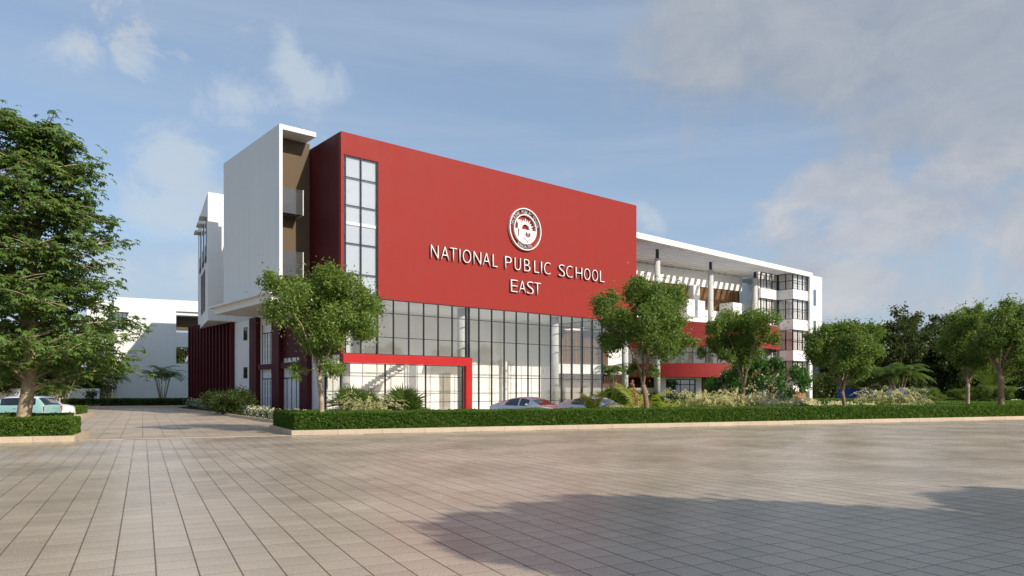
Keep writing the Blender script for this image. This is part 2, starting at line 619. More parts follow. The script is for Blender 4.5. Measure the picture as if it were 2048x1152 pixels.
def leaf_quads(P, D, NRM, L, W, fold=0.25):
    """one folded rhombic leaf at each P, along D"""
    D = unit(D)
    S = unit(np.cross(D, NRM))
    Nn = np.cross(S, D)
    L = np.asarray(L).reshape(-1, 1)
    W = np.asarray(W).reshape(-1, 1)
    a = P
    b = P + D * L * 0.45 + S * W * 0.5 + Nn * W * fold
    c = P + D * L - Nn * L * 0.12
    d = P + D * L * 0.45 - S * W * 0.5 + Nn * W * fold
    return np.stack([a, b, c, d], axis=1)


def scatter_leaves(P, out, size, r, up=0.6, aspect=0.5, jit=0.35):
    n = len(P)
    D = unit(r.normal(size=(n, 3)) + out * 0.7 + np.array([0, 0, -0.15]))
    Nr = unit(r.normal(size=(n, 3)) * 0.8 + np.array([0, 0, up]) + out * 0.5)
    L = size * (1 + jit * (r.random(n) * 2 - 1))
    return leaf_quads(P - D * L[:, None] * 0.5, D, Nr, L, L * aspect)


# ------------------------------------------------------------------ frames: a building stands in its own x (along the front), y (going back), z
class Frame:
    def __init__(self, ox, oy, deg):
        self.o = (ox, oy)
        self.a = math.radians(deg)
        c, s = math.cos(self.a), math.sin(self.a)
        self.U, self.V = (c, s), (-s, c)

    def w(self, u, v, z=0.0):
        return (self.o[0] + u * self.U[0] + v * self.V[0], self.o[1] + u * self.U[1] + v * self.V[1], z)

    def inv(self, x, y):
        dx, dy = x - self.o[0], y - self.o[1]
        return (dx * self.U[0] + dy * self.U[1], dx * self.V[0] + dy * self.V[1])

    def u_at(self, px, v):
        """survey: where the vertical seen in column px of the photograph meets the plane y = v"""
        k = (px - 1024) / F
        x0, y0, _ = self.w(0, v)
        return (k * y0 - x0) / (self.U[0] - k * self.U[1])

    def v_at(self, px, u):
        k = (px - 1024) / F
        x0, y0, _ = self.w(u, 0)
        return (k * y0 - x0) / (self.V[0] - k * self.V[1])

    def z_at(self, py, u, v):
        return EYE + (780 - py) / F * self.w(u, v)[1]

    def empty(self, name, **kw):
        return empty(name, (self.o[0], self.o[1], 0), self.a, **kw)


FM = Frame(-11.4, 47.9, 40.02)          # the main school building
FR = Frame(-26.1, 61.67, 27.2)          # the rear wing
FC = Frame(-42.4, 96.0, 27.2)           # the block closing the drive
FK = Frame(-8.72, 28.42, 21.37)         # the kerb of the long planter
FT = Frame(0.0, 6.0, 27.2)              # the grid of the paving

ZT, ZB = 19.07, 8.12

# ------------------------------------------------------------------ ground
g = MB().add([(-900, -300, -0.06), (900, -300, -0.06), (900, 1500, -0.06), (-900, 1500, -0.06)], [(0, 1, 2, 3)]).build('ground', 'lawn')
tag(g, kind='structure')

PITCH = 0.375


def kerb_side(x, y):
    """> 0 in front of the long planter's kerb line"""
    return -FK.inv(x, y)[1]


def build_paving():
    base = MB().add([(-60, -30, -0.0025), (90, -30, -0.0025), FK.w(110, 0.02, -0.0025), FK.w(0, 0.02, -0.0025), FK.w(-2.5, 0.02, -0.0025), FK.w(-60, 0.02, -0.0025)],
                    [(0, 1, 2, 3, 4, 5)]).build('paving', 'grout')
    tag(base, kind='structure')
    tiles = []
    for i in range(-110, 170):
        for j in range(-60, 120):
            u, v = (i + 0.5) * PITCH, (j + 0.5) * PITCH
            x, y, _ = FT.w(u, v)
            if y < 4.5 or abs(x) > 0.80 * y + 3.0 or kerb_side(x, y) < 0.20 + (0.14 if FK.inv(x, y)[0] < 0.2 else 0):
                continue
            tiles.append((y * y + 0.2 * x * x + (1000 if abs(x) > 0.713 * y + 0.1 or y < 6.7 else 0), u, v, x, y))
    tiles.sort()
    hw, hh, b = PITCH / 2 - 0.007, PITCH / 2 - 0.0035, 0.0008
    one = MB()
    v = [(-hw, -hh, -0.011), (hw, -hh, -0.011), (hw, hh, -0.011), (-hw, hh, -0.011),
         (-hw, -hh, -b * 0.6), (hw, -hh, -b * 0.6), (hw, hh, -b * 0.6), (-hw, hh, -b * 0.6),
         (-hw + b, -hh + b, 0), (hw - b, -hh + b, 0), (hw - b, hh - b, 0), (-hw + b, hh - b, 0)]
    f = [(0, 1, 5, 4), (1, 2, 6, 5), (2, 3, 7, 6), (3, 0, 4, 7), (4, 5, 9, 8), (5, 6, 10, 9), (6, 7, 11, 10), (7, 4, 8, 11), (8, 9, 10, 11)]
    me = one.add(v, f[:8], 1).add(v, f[8:], 0).mesh('tile', ['paving_tile', 'grout'])
    r = random.Random(3)
    for k, (_, u, vv, x, y) in enumerate(tiles[:300]):
        o = link_obj('tile', me, base)
        o.location = (x, y, r.uniform(-0.0003, 0.0003))
        o.rotation_euler = (r.gauss(0, 0.0009), r.gauss(0, 0.0009), FT.a + r.gauss(0, 0.0015))
    rest = tiles[300:]
    n = len(rest)
    T = np.array(v)
    c, s = math.cos(FT.a), math.sin(FT.a)
    R = np.array([[c, s, 0], [-s, c, 0], [0, 0, 1]])
    P = np.array([(t[3], t[4], 0.0) for t in rest])
    tilt = rng.normal(0, 0.0007, (n, 2))
    W = np.repeat(T[None], n, 0)
    W[:, :, 2] += W[:, :, 0] * tilt[:, :1] + W[:, :, 1] * tilt[:, 1:] + rng.uniform(-0.0003, 0.0003, (n, 1))
    W = W @ R + P[:, None]
    faces = np.array([[(fi + k * 12) for fi in ff] for ff in f for k in [0]])
    allf = (faces[None] + (np.arange(n) * 12)[:, None, None]).reshape(-1, 4)
    m2 = bpy.data.meshes.new('tiles')
    m2.vertices.add(n * 12)
    m2.vertices.foreach_set('co', W.reshape(-1))
    m2.loops.add(len(allf) * 4)
    m2.loops.foreach_set('vertex_index', allf.reshape(-1).astype(np.int32))
    m2.polygons.add(len(allf))
    m2.polygons.foreach_set('loop_start', np.arange(0, len(allf) * 4, 4, dtype=np.int32))
    m2.polygons.foreach_set('loop_total', np.full(len(allf), 4, dtype=np.int32))
    m2.materials.append(MATS['paving_tile'])
    m2.materials.append(MATS['grout'])
    m2.polygons.foreach_set('material_index', np.tile(np.array([1] * 8 + [0], dtype=np.int32), n))
    m2.update(calc_edges=True)
    m2.shade_flat()
    o = link_obj('tiles', m2, base)
    tag(o, kind='stuff')


build_paving()

# the drive on the left, up to the block that closes it, and the parking lane in front of the glass
d = MB().add([FK.w(-60, 0.05, 0.0), FK.w(0.05, 0.05, 0.0), FK.w(0.05, 5.3, 0.0), (-10.0, 47.6, 0.0), (-36, 80.5, 0.0), (-70, 74, 0.0)], [(0, 1, 2, 3, 4, 5)]).build('driveway', 'driveway_pavers')
tag(d, kind='structure')
d = MB().add([(-10.1, 33.8, 0.004), FK.w(1, 5.4, 0.004), FK.w(70, 5.4, 0.004), FM.w(75, -1.8, 0.004), FM.w(0.3, -1.8, 0.004), (-10.1, 46.5, 0.004)], [(0, 1, 2, 3, 4, 5)]).build('parking_lane', 'driveway_pavers')
tag(d, kind='structure')
# soil of the long planter
s = MB().add([FK.w(0.10, 0.12, 0.11), FK.w(95, 0.12, 0.11), FK.w(95, 5.2, 0.11), FK.w(-0.45, 5.2, 0.11)], [(0, 1, 2, 3)]).build('planting_bed', 'soil')
tag(s, kind='structure')


def kerb_line(name, pts, h, w, length, label, group, closed=False, z0=-0.02, cat='kerb'):
    """edging of stone blocks, each block a part; pts in world xy, the kerb lies to the left of the walking direction"""
    e = empty(name, (pts[0][0], pts[0][1], 0), 0, label, cat, group)
    ox, oy = pts[0]
    cache = {}
    for (x0, y0), (x1, y1) in zip(pts[:-1], pts[1:]):
        L = math.hypot(x1 - x0, y1 - y0)
        n = max(1, round(L / length))
        ang = math.atan2(y1 - y0, x1 - x0)
        l = L / n
        key = round(l, 3)
        if key not in cache:
            a, b, c, q = 0.005, l - 0.005, 0.0, 0.008
            m = MB()
            prof = [(0.0, z0), (w, z0), (w, h - q), (w - q, h), (q, h), (0.0, h - q)]
            vs = [(a, y, z) for y, z in prof] + [(b, y, z) for y, z in prof]
            m.add(vs, [tuple(range(5, -1, -1)), tuple(range(6, 12))] + [(i, (i + 1) % 6, 6 + (i + 1) % 6, 6 + i) for i in range(6)])
            cache[key] = m.mesh('kerb_stone', 'kerb_stone')
        for i in range(n):
            o = link_obj('kerb_stone', cache[key], e)
            t = i / n
            o.location = (x0 + (x1 - x0) * t - ox, y0 + (y1 - y0) * t - oy, 0)
            o.rotation_euler = (0, 0, ang)
    return e


xy = lambda p: (p[0], p[1])
kerb_line('planter_kerb', [xy(FK.w(-0.6, 5.0)), xy(FK.w(0, 0.0)), xy(FK.w(92, 0.0))], 0.195, 0.16, 1.82,
          'long beige stone kerb of the planter in front of the red building', 'beige stone kerbs round the planters')
kerb_line('flush_kerb', [xy(FK.w(-7.3, -0.13)), xy(FK.w(-0.02, -0.13))], 0.012, 0.12, 1.2,
          'thin flush stone strip across the mouth of the drive', None)
# left planter
LP = [(-15.35, 25.2), (-15.9, 25.0)]
FL = Frame(-15.35, 25.2, 21.37)
kerb_line('planter_kerb', [xy(FL.w(-26, 0)), xy(FL.w(0, 0)), xy(FL.w(0.0, 2.9)), xy(FL.w(-26, 2.9))], 0.20, 0.16, 1.25,
          'beige stone kerb of the planter under the big tree on the left', 'beige stone kerbs round the planters')
s = MB().add([FL.w(-26, 0.1, 0.11), FL.w(-0.1, 0.1, 0.11), FL.w(-0.1, 2.85, 0.11), FL.w(-26, 2.85, 0.11)], [(0, 1, 2, 3)]).build('planting_bed', 'soil')
tag(s, kind='structure')
# second planter behind the left one (beige end seen at the parked cars)
kerb_line('planter_kerb', [(-44, 44.2), (-27.4, 45.6), (-29.2, 50.2)], 0.24, 0.2, 1.4,
          'beige stone kerb end beside the nose of the white car on the left', 'beige stone kerbs round the planters')
# planters along the drive
kerb_line('planter_kerb', [(-34.5, 76.4), (-31.0, 66.0), (-23.5, 55.6), (-13.2, 39.6), (-12.4, 38.6), (-10.3, 38.4)], 0.16, 0.14, 1.5,
          'low stone kerb curving along the shaded foot of the white side wall', 'beige stone kerbs round the planters')
kerb_line('planter_kerb', [(-46.5, 70.9), (-36.4, 76.2), (-34.6, 76.5)], 0.16, 0.14, 1.5,
          'low shaded kerb at the far end of the drive', 'beige stone kerbs round the planters')
s = MB().add([(-34.4, 76.6, 0.05), (-30.8, 66.1, 0.05), (-23.3, 55.7, 0.05), (-13.1, 39.8, 0.05), (-10.5, 39.0, 0.05), FM.w(-0.1, -0.5, 0.05), FM.w(-0.05, 34, 0.05)], [(0, 1, 2, 3, 4, 5, 6)]).build('planting_bed', 'soil')
tag(s, kind='structure')


# ------------------------------------------------------------------ main block: red box on a glass hall
def frame_bar(e, name, x0, x1, y0, y1, z0, z1, mat='frame_black'):
    return MB().box(x0, x1, y0, y1, z0, z1).build(name, mat, e)


def shared_boxes(e, name, mat, items):
    """alike pieces share one mesh per size; item = (x0,x1,y0,y1,z0,z1)"""
    cache = {}
    out = []
    for (x0, x1, y0, y1, z0, z1) in items:
        key = (round(x1 - x0, 3), round(y1 - y0, 3), round(z1 - z0, 3))
        if key not in cache:
            cache[key] = MB().box(0, key[0], 0, key[1], 0, key[2]).mesh(name, mat)
        o = link_obj(name, cache[key], e, (x0, y0, z0))
        out.append(o)
    return out


def curtain(e, xs, zs, y, axis='x', mat='frame_black', glass='window_glass', w=0.03, skip=None, thin=0.022, fixed=None, door=False):
    """mullions at xs, transoms at zs, a pane in every cell; on the plane y (or x when axis is 'y')"""
    def conv(a0, a1, b0, b1, z0, z1):
        return (a0, a1, b0, b1, z0, z1) if axis == 'x' else (b0, b1, a0, a1, z0, z1)
    mull, tran, pane = [], [], []
    for x in xs:
        mull.append(conv(x - w, x + w, y - 0.05, y + 0.09, zs[0], zs[-1]))
    for i in range(len(xs) - 1):
        for k, z in enumerate(zs):
            tran.append(conv(xs[i] + w, xs[i + 1] - w, y - 0.038, y + 0.06, z - thin, z + thin) if 0 < k < len(zs) - 1 else
                        conv(xs[i] + w, xs[i + 1] - w, y - 0.038, y + 0.06, z if k == 0 else z - 2 * thin, z + 2 * thin if k == 0 else z))
        for k in range(len(zs) - 1):
            if skip and skip(i, k): continue
            z0 = zs[k] + (2 * thin if k == 0 else thin)
            z1 = zs[k + 1] - (2 * thin if k == len(zs) - 2 else thin)
            pane.append(conv(xs[i] + w, xs[i + 1] - w, y, y + 0.012, z0, z1))
    shared_boxes(e, 'mullion', mat, mull)
    shared_boxes(e, 'transom', mat, tran)
    shared_boxes(e, 'glass_pane', glass, pane)


e = FM.empty('red_school_building', label='big red box building with the school name, standing over a tall glass hall', cat='building')
UW = 2.80           # right edge of the tall corner window
ZW = 17.57
# red front wall: strip left of the window, strip above it, the big blank panel
m = MB()
m.box(0, 0.17, 0, 0.3, 4.24, ZT)
m.box(0.17, UW, 0, 0.3, ZW, ZT)
m.box(UW, 30.1, 0, 0.3, ZB, ZT)
m.build('front_wall', 'red_paint', e)
MB().box(29.8, 30.1, 0.3, 9.5, ZB, ZT).build('end_wall', 'red_paint', e)
# maroon side above the glass corner
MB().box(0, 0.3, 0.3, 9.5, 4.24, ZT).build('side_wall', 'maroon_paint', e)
MB().box(0.3, 29.8, 0.3, 9.5, 18.2, 18.5).build('roof', 'white_paint', e)
MB().box(3.4, 29.8, 0.3, 9.5, ZB, ZB + 0.3).build('soffit', 'white_paint', e)
MB().box(0.3, 30.1, 9.5, 9.8, ZB, 18.2).build('back_wall', 'white_paint', e)
HB = 6.6
MB().box(0.3, 25.4, HB, HB + 0.2, 0, ZB).build('hall_wall', 'interior_white', e)
MB().box(3.4, 3.6, 0.35, 9.5, ZB + 0.3, 18.2).build('partition', 'interior_white', e)
MB().box(0.18, 2.79, 0.20, 0.26, ZB + 0.3, ZW - 0.01).build('sky_panel', 'sky_panel_grey', e)  # added sheet behind the glass; its pale colour stands in for mirrored sky
MB().box(0.38, 2.74, 0.13, 0.198, 12.95, 13.15).build('floor_slab', 'step_white', e)
MB().box(0.02, 25.48, 0.02, 9.5, 0.0, 0.15).build('hall_floor', 'interior_white', e)
# floor level inside the hall
MB().box(10.9, 15.4, 5.3, HB, 3.95, 4.15).build('mezzanine', 'step_white', e)
MB().box(12.4, 13.5, HB - 0.06, HB - 0.005, 0.15, 3.2).build('doorway', 'louvre_tan', e)
MB().box(4.3, 5.0, HB - 0.06, HB - 0.005, 4.3, 7.4).build('doorway', 'louvre_tan', e)
# posts of the mezzanine and piers
for u, v in ((0.95, 1.3), (10.9, 1.3), (20.8, 1.3)):
    MB().lathe(u, v, [(0.36, 0.15), (0.36, ZB)], 28).build('column', 'concrete', e, True)
for u, v in ((19.0, 6.0),):
    MB().box(u, u + 0.35, v, v + 0.35, 0.15, ZB).build('pier', 'interior_white', e)

# curtain wall
NP = 18
step = (25.5 - UW) / NP
xs = [UW + step * i for i in range(NP + 1)]
LEG = 10.10
zs_hi = [4.24, 5.41, 7.17, ZB]
xl = [0.20, 0.36, 1.52, UW] + [x for x in xs[1:] if x < 9.5]
zs_lo = [0.15, 0.92, 2.75, 5.55, 7.17, ZB]
x_last = max(x for x in xs if x < 10.6)
xr = [x for x in xs if x > 10.68]
# over the red frame
z_up = [4.26, 5.48, 7.17, ZB]
xs_over = [0.36, 1.52, UW] + [x for x in xs[1:] if x < 10.6]
curtain(e, xs_over[2:], z_up, 0.08)
curtain(e, [10.70] + xr[0:], zs_lo, 0.08)
curtain(e, [xs_over[-1] + 0.062, 10.62], z_up, 0.083)
curtain(e, [0.20, 0.36, 1.52, UW - 0.062], [4.26, 5.48, 7.17, 9.67, 11.7, 14.25, 16.13, ZW], 0.08)
# inside the red frame: long horizontal panes
curtain(e, [0.03, 3.4, 6.75, LEG - 0.035], [0.15, 0.92, 1.72, 2.75, 3.61], 0.08, w=0.035)
# glazed corner on the side, and the glass return at the right end
curtain(e, [0.13, 2.45], [0.15, 0.92, 1.72, 2.75, 4.22], 0.04, axis='y', w=0.035)
curtain(e, [0.15, 1.44, 2.73, 4.02, 5.31, 6.6], zs_lo, 25.5, axis='y')
# raised red frame
m = MB()
m.box(0.0, 10.66, -0.35, 0.0, 3.62, 4.235)
m.box(LEG, 10.66, -0.35, 0.0, 0.0, 3.62)
m.build('entrance_frame', 'bright_red_paint', e)
MB().box(0, 25.6, -0.25, -0.0, -0.02, 0.12).build('plinth', 'louvre_tan', e)
# stairs in the hall
st = empty('staircase'); st.parent = e
n_st = 16
for i in range(n_st):
    u0 = 2.6 + i * 0.30
    z0 = 1.05 + i * 0.175
    MB().box(u0, u0 + 0.32, 3.6, 4.9, z0, z0 + 0.175).build('step', 'step_white', st)
m = MB()
u0, u1 = 2.6, 2.6 + n_st * 0.30
m.hexa([(u0, 3.62, 0.75), (u1, 3.62, 0.75 + n_st * 0.175), (u1, 4.88, 0.75 + n_st * 0.175), (u0, 4.88, 0.75)],
       [(u0, 3.62, 1.04), (u1, 3.62, 1.04 + n_st * 0.175), (u1, 4.88, 1.04 + n_st * 0.175), (u0, 4.88, 1.04)])
m.build('stringer', 'louvre_tan', st)
MB().box(0.6, 2.6, 3.6, 4.9, 0.85, 1.05).build('landing', 'step_white', st)
# lower wall under the red box at its right end, column carrying the corner
MB().lathe(29.35, 0.75, [(0.30, 0), (0.30, ZB)], 28).build('column', 'concrete', e, True)

# ------------------------------------------------------------------ sign
def glyph(ch):
    c = bpy.data.curves.new('letter', 'FONT')
    c.body = ch
    c.extrude = 0.0
    c.resolution_u = 4
    c.offset = -0.02
    o = bpy.data.objects.new('letter', c)
    col.objects.link(o)
    dg = bpy.context.evaluated_depsgraph_get()
    me = bpy.data.meshes.new_from_object(o.evaluated_get(dg))
    bpy.data.objects.remove(o)
    bpy.data.curves.remove(c)
    return me


def bold(ch, x0, x1, z0, z1, y_back=-0.02, depth=0.16, parent=None, name='letter', sw=None):
    """a raised letter: front face white, flanks grey; built from the outline of the built-in font, fitted to a box"""
    import bmesh
    me = glyph(ch)
    bm = bmesh.new()
    bm.from_mesh(me)
    bmesh.ops.remove_doubles(bm, verts=bm.verts, dist=1e-5)
    bpy.data.meshes.remove(me)
    vx = [v.co.x for v in bm.verts]
    vy = [v.co.y for v in bm.verts]
    ax, bx, ay, by = min(vx), max(vx), min(vy), max(vy)
    w = max(bx - ax, 1e-6)
    for v in bm.verts:
        x = x0 + (v.co.x - ax) / w * (x1 - x0)
        z = z0 + (v.co.y - ay) / (by - ay) * (z1 - z0)
        v.co = (x, y_back - depth, z)
    faces = list(bm.faces)
    for f in faces: f.material_index = 0
    r = bmesh.ops.extrude_face_region(bm, geom=faces, use_keep_orig=True)
    nv = [g for g in r['geom'] if isinstance(g, bmesh.types.BMVert)]
    for v in nv: v.co.y = y_back
    keep = set(faces)
    back = {g for g in r['geom'] if isinstance(g, bmesh.types.BMFace)}
    for f in bm.faces:
        if f not in keep: f.material_index = 1
    bmesh.ops.recalc_face_normals(bm, faces=bm.faces)
    out = bpy.data.meshes.new(name)
    bm.to_mesh(out)
    bm.free()
    out.materials.append(MATS['sign_white'])
    out.materials.append(MATS['sign_side'])
    return link_obj(name, out, parent)


sign = empty('name_sign', FM.w(0, 0), FM.a, 'raised white capitals reading NATIONAL PUBLIC SCHOOL EAST on the red wall', 'sign')
row1 = [('N', 180, 252), ('A', 268, 348), ('T', 348, 415), ('I', 427, 447), ('O', 462, 540), ('N', 558, 630), ('A', 638, 712), ('L', 727, 777),
        ('P', 838, 900), ('U', 922, 980), ('B', 1005, 1065), ('L', 1095, 1145), ('I', 1150, 1170), ('C', 1182, 1243),
        ('S', 1313, 1372), ('C', 1378, 1440), ('H', 1463, 1525), ('O', 1537, 1597), ('O', 1608, 1665), ('L', 1678, 1723)]
row2 = [('E', 888, 955), ('A', 958, 1027), ('S', 1030, 1096), ('T', 1094, 1160)]
zc = lambda y, px: FM.z_at(y, FM.u_at(px, 0), 0)
z1t, z1b = zc(490.3, 864), zc(517.0, 864)
z2t, z2b = zc(559.5, 1022), zc(584.0, 1022)
for row, zt_, zb_ in ((row1, z1t, z1b), (row2, z2t, z2b)):
    for ch, a, b in row:
        pa, pb = 820 + a / 4.43, 820 + b / 4.43
        ua, ub = FM.u_at(pa + 1.2, -0.16), FM.u_at(pb, -0.16)
        zz = (zt_ - zb_) * (0.02 if ch in 'OCSU' else 0.0)
        if ch == 'I':
            ua += 0.07; ub -= 0.02
        bold(ch, ua, ub, zb_ - zz, zt_ + zz, parent=sign)

# emblem
EU, EZ, ER = FM.u_at(1049.5, -0.1), 0, 1.70
EZ = FM.z_at(459.5, EU, 0)
em = empty('school_emblem', FM.w(0, 0), FM.a, 'round white school emblem with a rising sun, torch and open book above the name', 'emblem')
m = MB().ring_y(EU, EZ, ER * 0.955, ER, -0.24, -0.02, 64)
m.build('outer_ring', 'sign_white', em)
m = MB().ring_y(EU, EZ, ER * 0.665, ER * 0.71, -0.22, -0.02, 64)
m.build('inner_ring', 'sign_white', em)
# lower half disc, cut for the torch handle
hz = EZ - 0.02
poly = []
for i in range(33):
    a = math.pi + math.pi * i / 32
    poly.append((EU + ER * 0.655 * math.cos(a), hz + ER * 0.655 * math.sin(a)))
MB().prism_y(poly, -0.17, -0.02).build('half_disc', 'sign_white', em)
# sun arch and rays
su = EU + 0.02 * ER
MB().ring_y(su, hz, ER * 0.25, ER * 0.37, -0.19, -0.02, 28, 0.0, math.pi).build('sun_arch', 'sign_white', em)
for i in range(11):
    a = math.pi * (0.5 + i) / 11
    l = ER * (0.57 if i % 2 else 0.50)
    w = 0.085
    c, s_ = math.cos(a), math.sin(a)
    r0 = ER * 0.365
    tri = [(su + r0 * math.cos(a - w), hz + r0 * math.sin(a - w)), (su + l * c, hz + l * s_), (su + r0 * math.cos(a + w), hz + r0 * math.sin(a + w))]
    MB().prism_y(tri, -0.17, -0.02).build('sun_ray', 'sign_white', em)
# torch
tx = EU - 0.42 * ER
m = MB()
m.prism_y([(tx - 0.045 * ER, hz + 0.0), (tx + 0.045 * ER, hz + 0.0), (tx + 0.05 * ER, hz + 0.22 * ER), (tx + 0.12 * ER, hz + 0.34 * ER), (tx - 0.12 * ER, hz + 0.34 * ER), (tx - 0.05 * ER, hz + 0.22 * ER)], -0.21, -0.02)
m.prism_y([(tx - 0.09 * ER, hz + 0.345 * ER), (tx + 0.10 * ER, hz + 0.345 * ER), (tx + 0.08 * ER, hz + 0.43 * ER), (tx - 0.02 * ER, hz + 0.40 * ER), (tx - 0.08 * ER, hz + 0.46 * ER)], -0.21, -0.02)
m.build('torch', 'sign_white', em)
MB().prism_y([(tx - 0.03 * ER, hz - 0.38 * ER), (tx + 0.03 * ER, hz - 0.38 * ER), (tx + 0.05 * ER, hz - 0.02), (tx - 0.05 * ER, hz - 0.02)], -0.176, -0.171).build('torch_handle', 'emblem_grey', em)
# book on its stand
bx, bz = EU + 0.16 * ER, hz - 0.24 * ER
m = MB()
m.prism_y([(bx - 0.17 * ER, bz - 0.02 * ER), (bx - 0.01 * ER, bz - 0.13 * ER), (bx + 0.0 * ER, bz + 0.06 * ER), (bx - 0.11 * ER, bz + 0.17 * ER)], -0.185, -0.171)
m.prism_y([(bx + 0.01 * ER, bz - 0.13 * ER), (bx + 0.16 * ER, bz - 0.05 * ER), (bx + 0.17 * ER, bz + 0.12 * ER), (bx + 0.03 * ER, bz + 0.09 * ER)], -0.185, -0.171)
m.build('book', 'emblem_grey', em)
m = MB()
m.prism_y([(bx - 0.26 * ER, bz - 0.16 * ER), (bx - 0.22 * ER, bz - 0.14 * ER), (bx + 0.16 * ER, bz - 0.44 * ER), (bx + 0.12 * ER, bz - 0.42 * ER)], -0.185, -0.171)
m.prism_y([(bx - 0.24 * ER, bz - 0.50 * ER), (bx - 0.20 * ER, bz - 0.50 * ER), (bx + 0.18 * ER, bz - 0.16 * ER), (bx + 0.14 * ER, bz - 0.16 * ER)], -0.1875, -0.1725)
m.build('book_stand', 'emblem_grey', em)
m = MB()
rr = random.Random(5)
for i in range(13):
    px_, pz_ = tx + rr.uniform(-0.13, 0.22) * ER, hz - rr.uniform(0.40, 0.58) * ER + 0.05
    m.box(px_ - 0.012, px_ + 0.012, -0.178, -0.171, pz_ - 0.012, pz_ + 0.012)
m.build('sparks', 'emblem_grey', em)


def arc_text(txt, r, a_mid, spacing, h, flip=False):
    n = len(txt)
    for i, ch in enumerate(txt):
        if ch == ' ': continue
        off = (i - (n - 1) / 2) * spacing
        a = a_mid + off if flip else a_mid - off
        w = h * (0.2 if ch == 'I' else 0.62)
        o = bold(ch, -w / 2, w / 2, -h / 2, h / 2, 0.0, 0.08, em, 'ring_letter')
        rot = (a + math.pi / 2) if flip else (a - math.pi / 2)
        o.location = (EU + r * math.cos(a), -0.05, EZ + r * math.sin(a))
        o.rotation_euler = (0, -rot, 0)


arc_text('NATIONAL PUBLIC SCHOOL', ER * 0.82, math.pi / 2, 0.128, ER * 0.155)
arc_text('BANGALORE', ER * 0.82, -math.pi / 2, 0.125, ER * 0.145, True)

# ------------------------------------------------------------------ white block on the left of the red box
e = FM.empty('white_stair_block', label='tall white block with grey balconies and a thin roof slab left of the red box', cat='building')
BX = -2.92
MB().box(BX, BX + 0.22, 3.2, 14.4, 8.22, 19.78).build('side_wall', 'white_paint', e)
MB().box(BX + 0.22, -0.29, 3.2, 14.4, 19.46, 19.78).build('roof_slab', 'white_paint', e)
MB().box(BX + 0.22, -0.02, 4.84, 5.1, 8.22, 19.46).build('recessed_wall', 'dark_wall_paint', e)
MB().box(-0.25, -0.02, 5.1, 14.4, 8.22, 19.46).build('inner_wall', 'white_paint', e)
MB().box(BX + 0.22, -0.25, 14.15, 14.4, 8.22, 19.46).build('back_wall', 'white_paint', e)
MB().box(0.3, 8, 9.85, 14.4, 0, 18.2).build('core_wall', 'white_paint', e)
for zt in (15.67, 11.36):
    b = MB().box(BX + 0.22, -1.08, 3.62, 3.66, zt - 1.72, zt).build('balcony', 'balcony_glass', e)
    MB().box(-1.08, -1.03, 3.60, 4.84, zt - 1.74, zt + 0.02).build('balcony_edge', 'white_paint', b)
    MB().box(BX + 0.22, -1.08, 3.66, 4.84, zt - 1.72, zt - 1.58).build('balcony_floor', 'balcony_grey', b)
# canopy over the side entrance
MB().box(-3.95, BX, 2.6, 15.0, 8.22, 8.34).build('canopy_edge', 'white_paint', e)
m = MB().box(-3.6, -0.27, 3.0, 14.4, 7.75, 8.218)
m.build('canopy', 'white_paint', e)
# lower side wall, with glazed openings
va = lambda px, u=0.0: FM.v_at(px, u)
d2 = (va(602), va(564))
d1 = (va(545), va(524))
v_s = 2.49
zd = [0.2, 3.42, 3.95, 7.10]
m = MB()
m.box(0.0, 0.25, v_s, d2[0], 0, 4.235)
m.box(0.0, 0.25, 4.9, d2[0], 4.235, 7.75)
m.box(0.0, 0.25, d2[1], d1[0], 0, 7.75)
m.box(0.0, 0.25, d1[1], 20.4, 0, 7.75)
for dd in (d2, d1):
    m.box(0.0, 0.25, dd[0], dd[1], 0, zd[0])
    m.box(0.0, 0.25, dd[0], dd[1], zd[1], zd[2])
    m.box(0.0, 0.25, dd[0], dd[1], zd[3], 7.75)
m.build('lower_side_wall', 'white_paint', e)
for k, dd in enumerate((d2, d1)):
    for z0, z1 in ((zd[0], zd[1]), (zd[2], zd[3])):
        w_ = empty('window'); w_.parent = e
        n = 4 if k == 0 else 4
        ys = [dd[0] + 0.035 + (dd[1] - dd[0] - 0.07) * i / n for i in range(n + 1)]
        zm = z1 - 0.75
        shared_boxes(w_, 'window_bar', 'frame_black', [(0.02, 0.09, y - 0.035, y + 0.035, z0, zm) for y in ys] + [(0.02, 0.09, y - 0.035, y + 0.035, zm + 0.07, z1) for y in (ys[0], ys[-1])])
        shared_boxes(w_, 'window_rail', 'frame_black', [(0.015, 0.095, ys[0] - 0.035, ys[-1] + 0.035, zm, zm + 0.07)])
        shared_boxes(w_, 'pane', 'bright_pane_white', [(0.05, 0.06, ys[i] + 0.035, ys[i + 1] - 0.035, z0, zm) for i in range(n)] + [(0.05, 0.06, ys[0] + 0.035, ys[-1] - 0.035, zm + 0.07, z1)])
# maroon posts and beam
for pa, pb in ((618.5, 603), (562, 547), (516, 502.5)):
    MB().box(-0.38, -0.002, va(pa, -0.2), va(pb, -0.2), 0, 7.75).build('maroon_post', 'maroon_paint', e)
for pa, pb in ((602, 563), (546, 517)):
    MB().box(-0.30, -0.002, va(pa, -0.2) + 0.1, va(pb, -0.2) - 0.1, 3.46, 3.86).build('maroon_beam', 'maroon_paint', e)
for z0, z1 in ((6.05, 7.15), (2.8, 3.75)):
    w_ = MB().box(-0.03, -0.003, va(495), va(487.5), z0, z1).build('small_window', 'frame_black', e)
    MB().box(-0.036, -0.031, va(494), va(488.5), z0 + 0.08, z1 - 0.08).build('pane', 'tower_glass', w_)
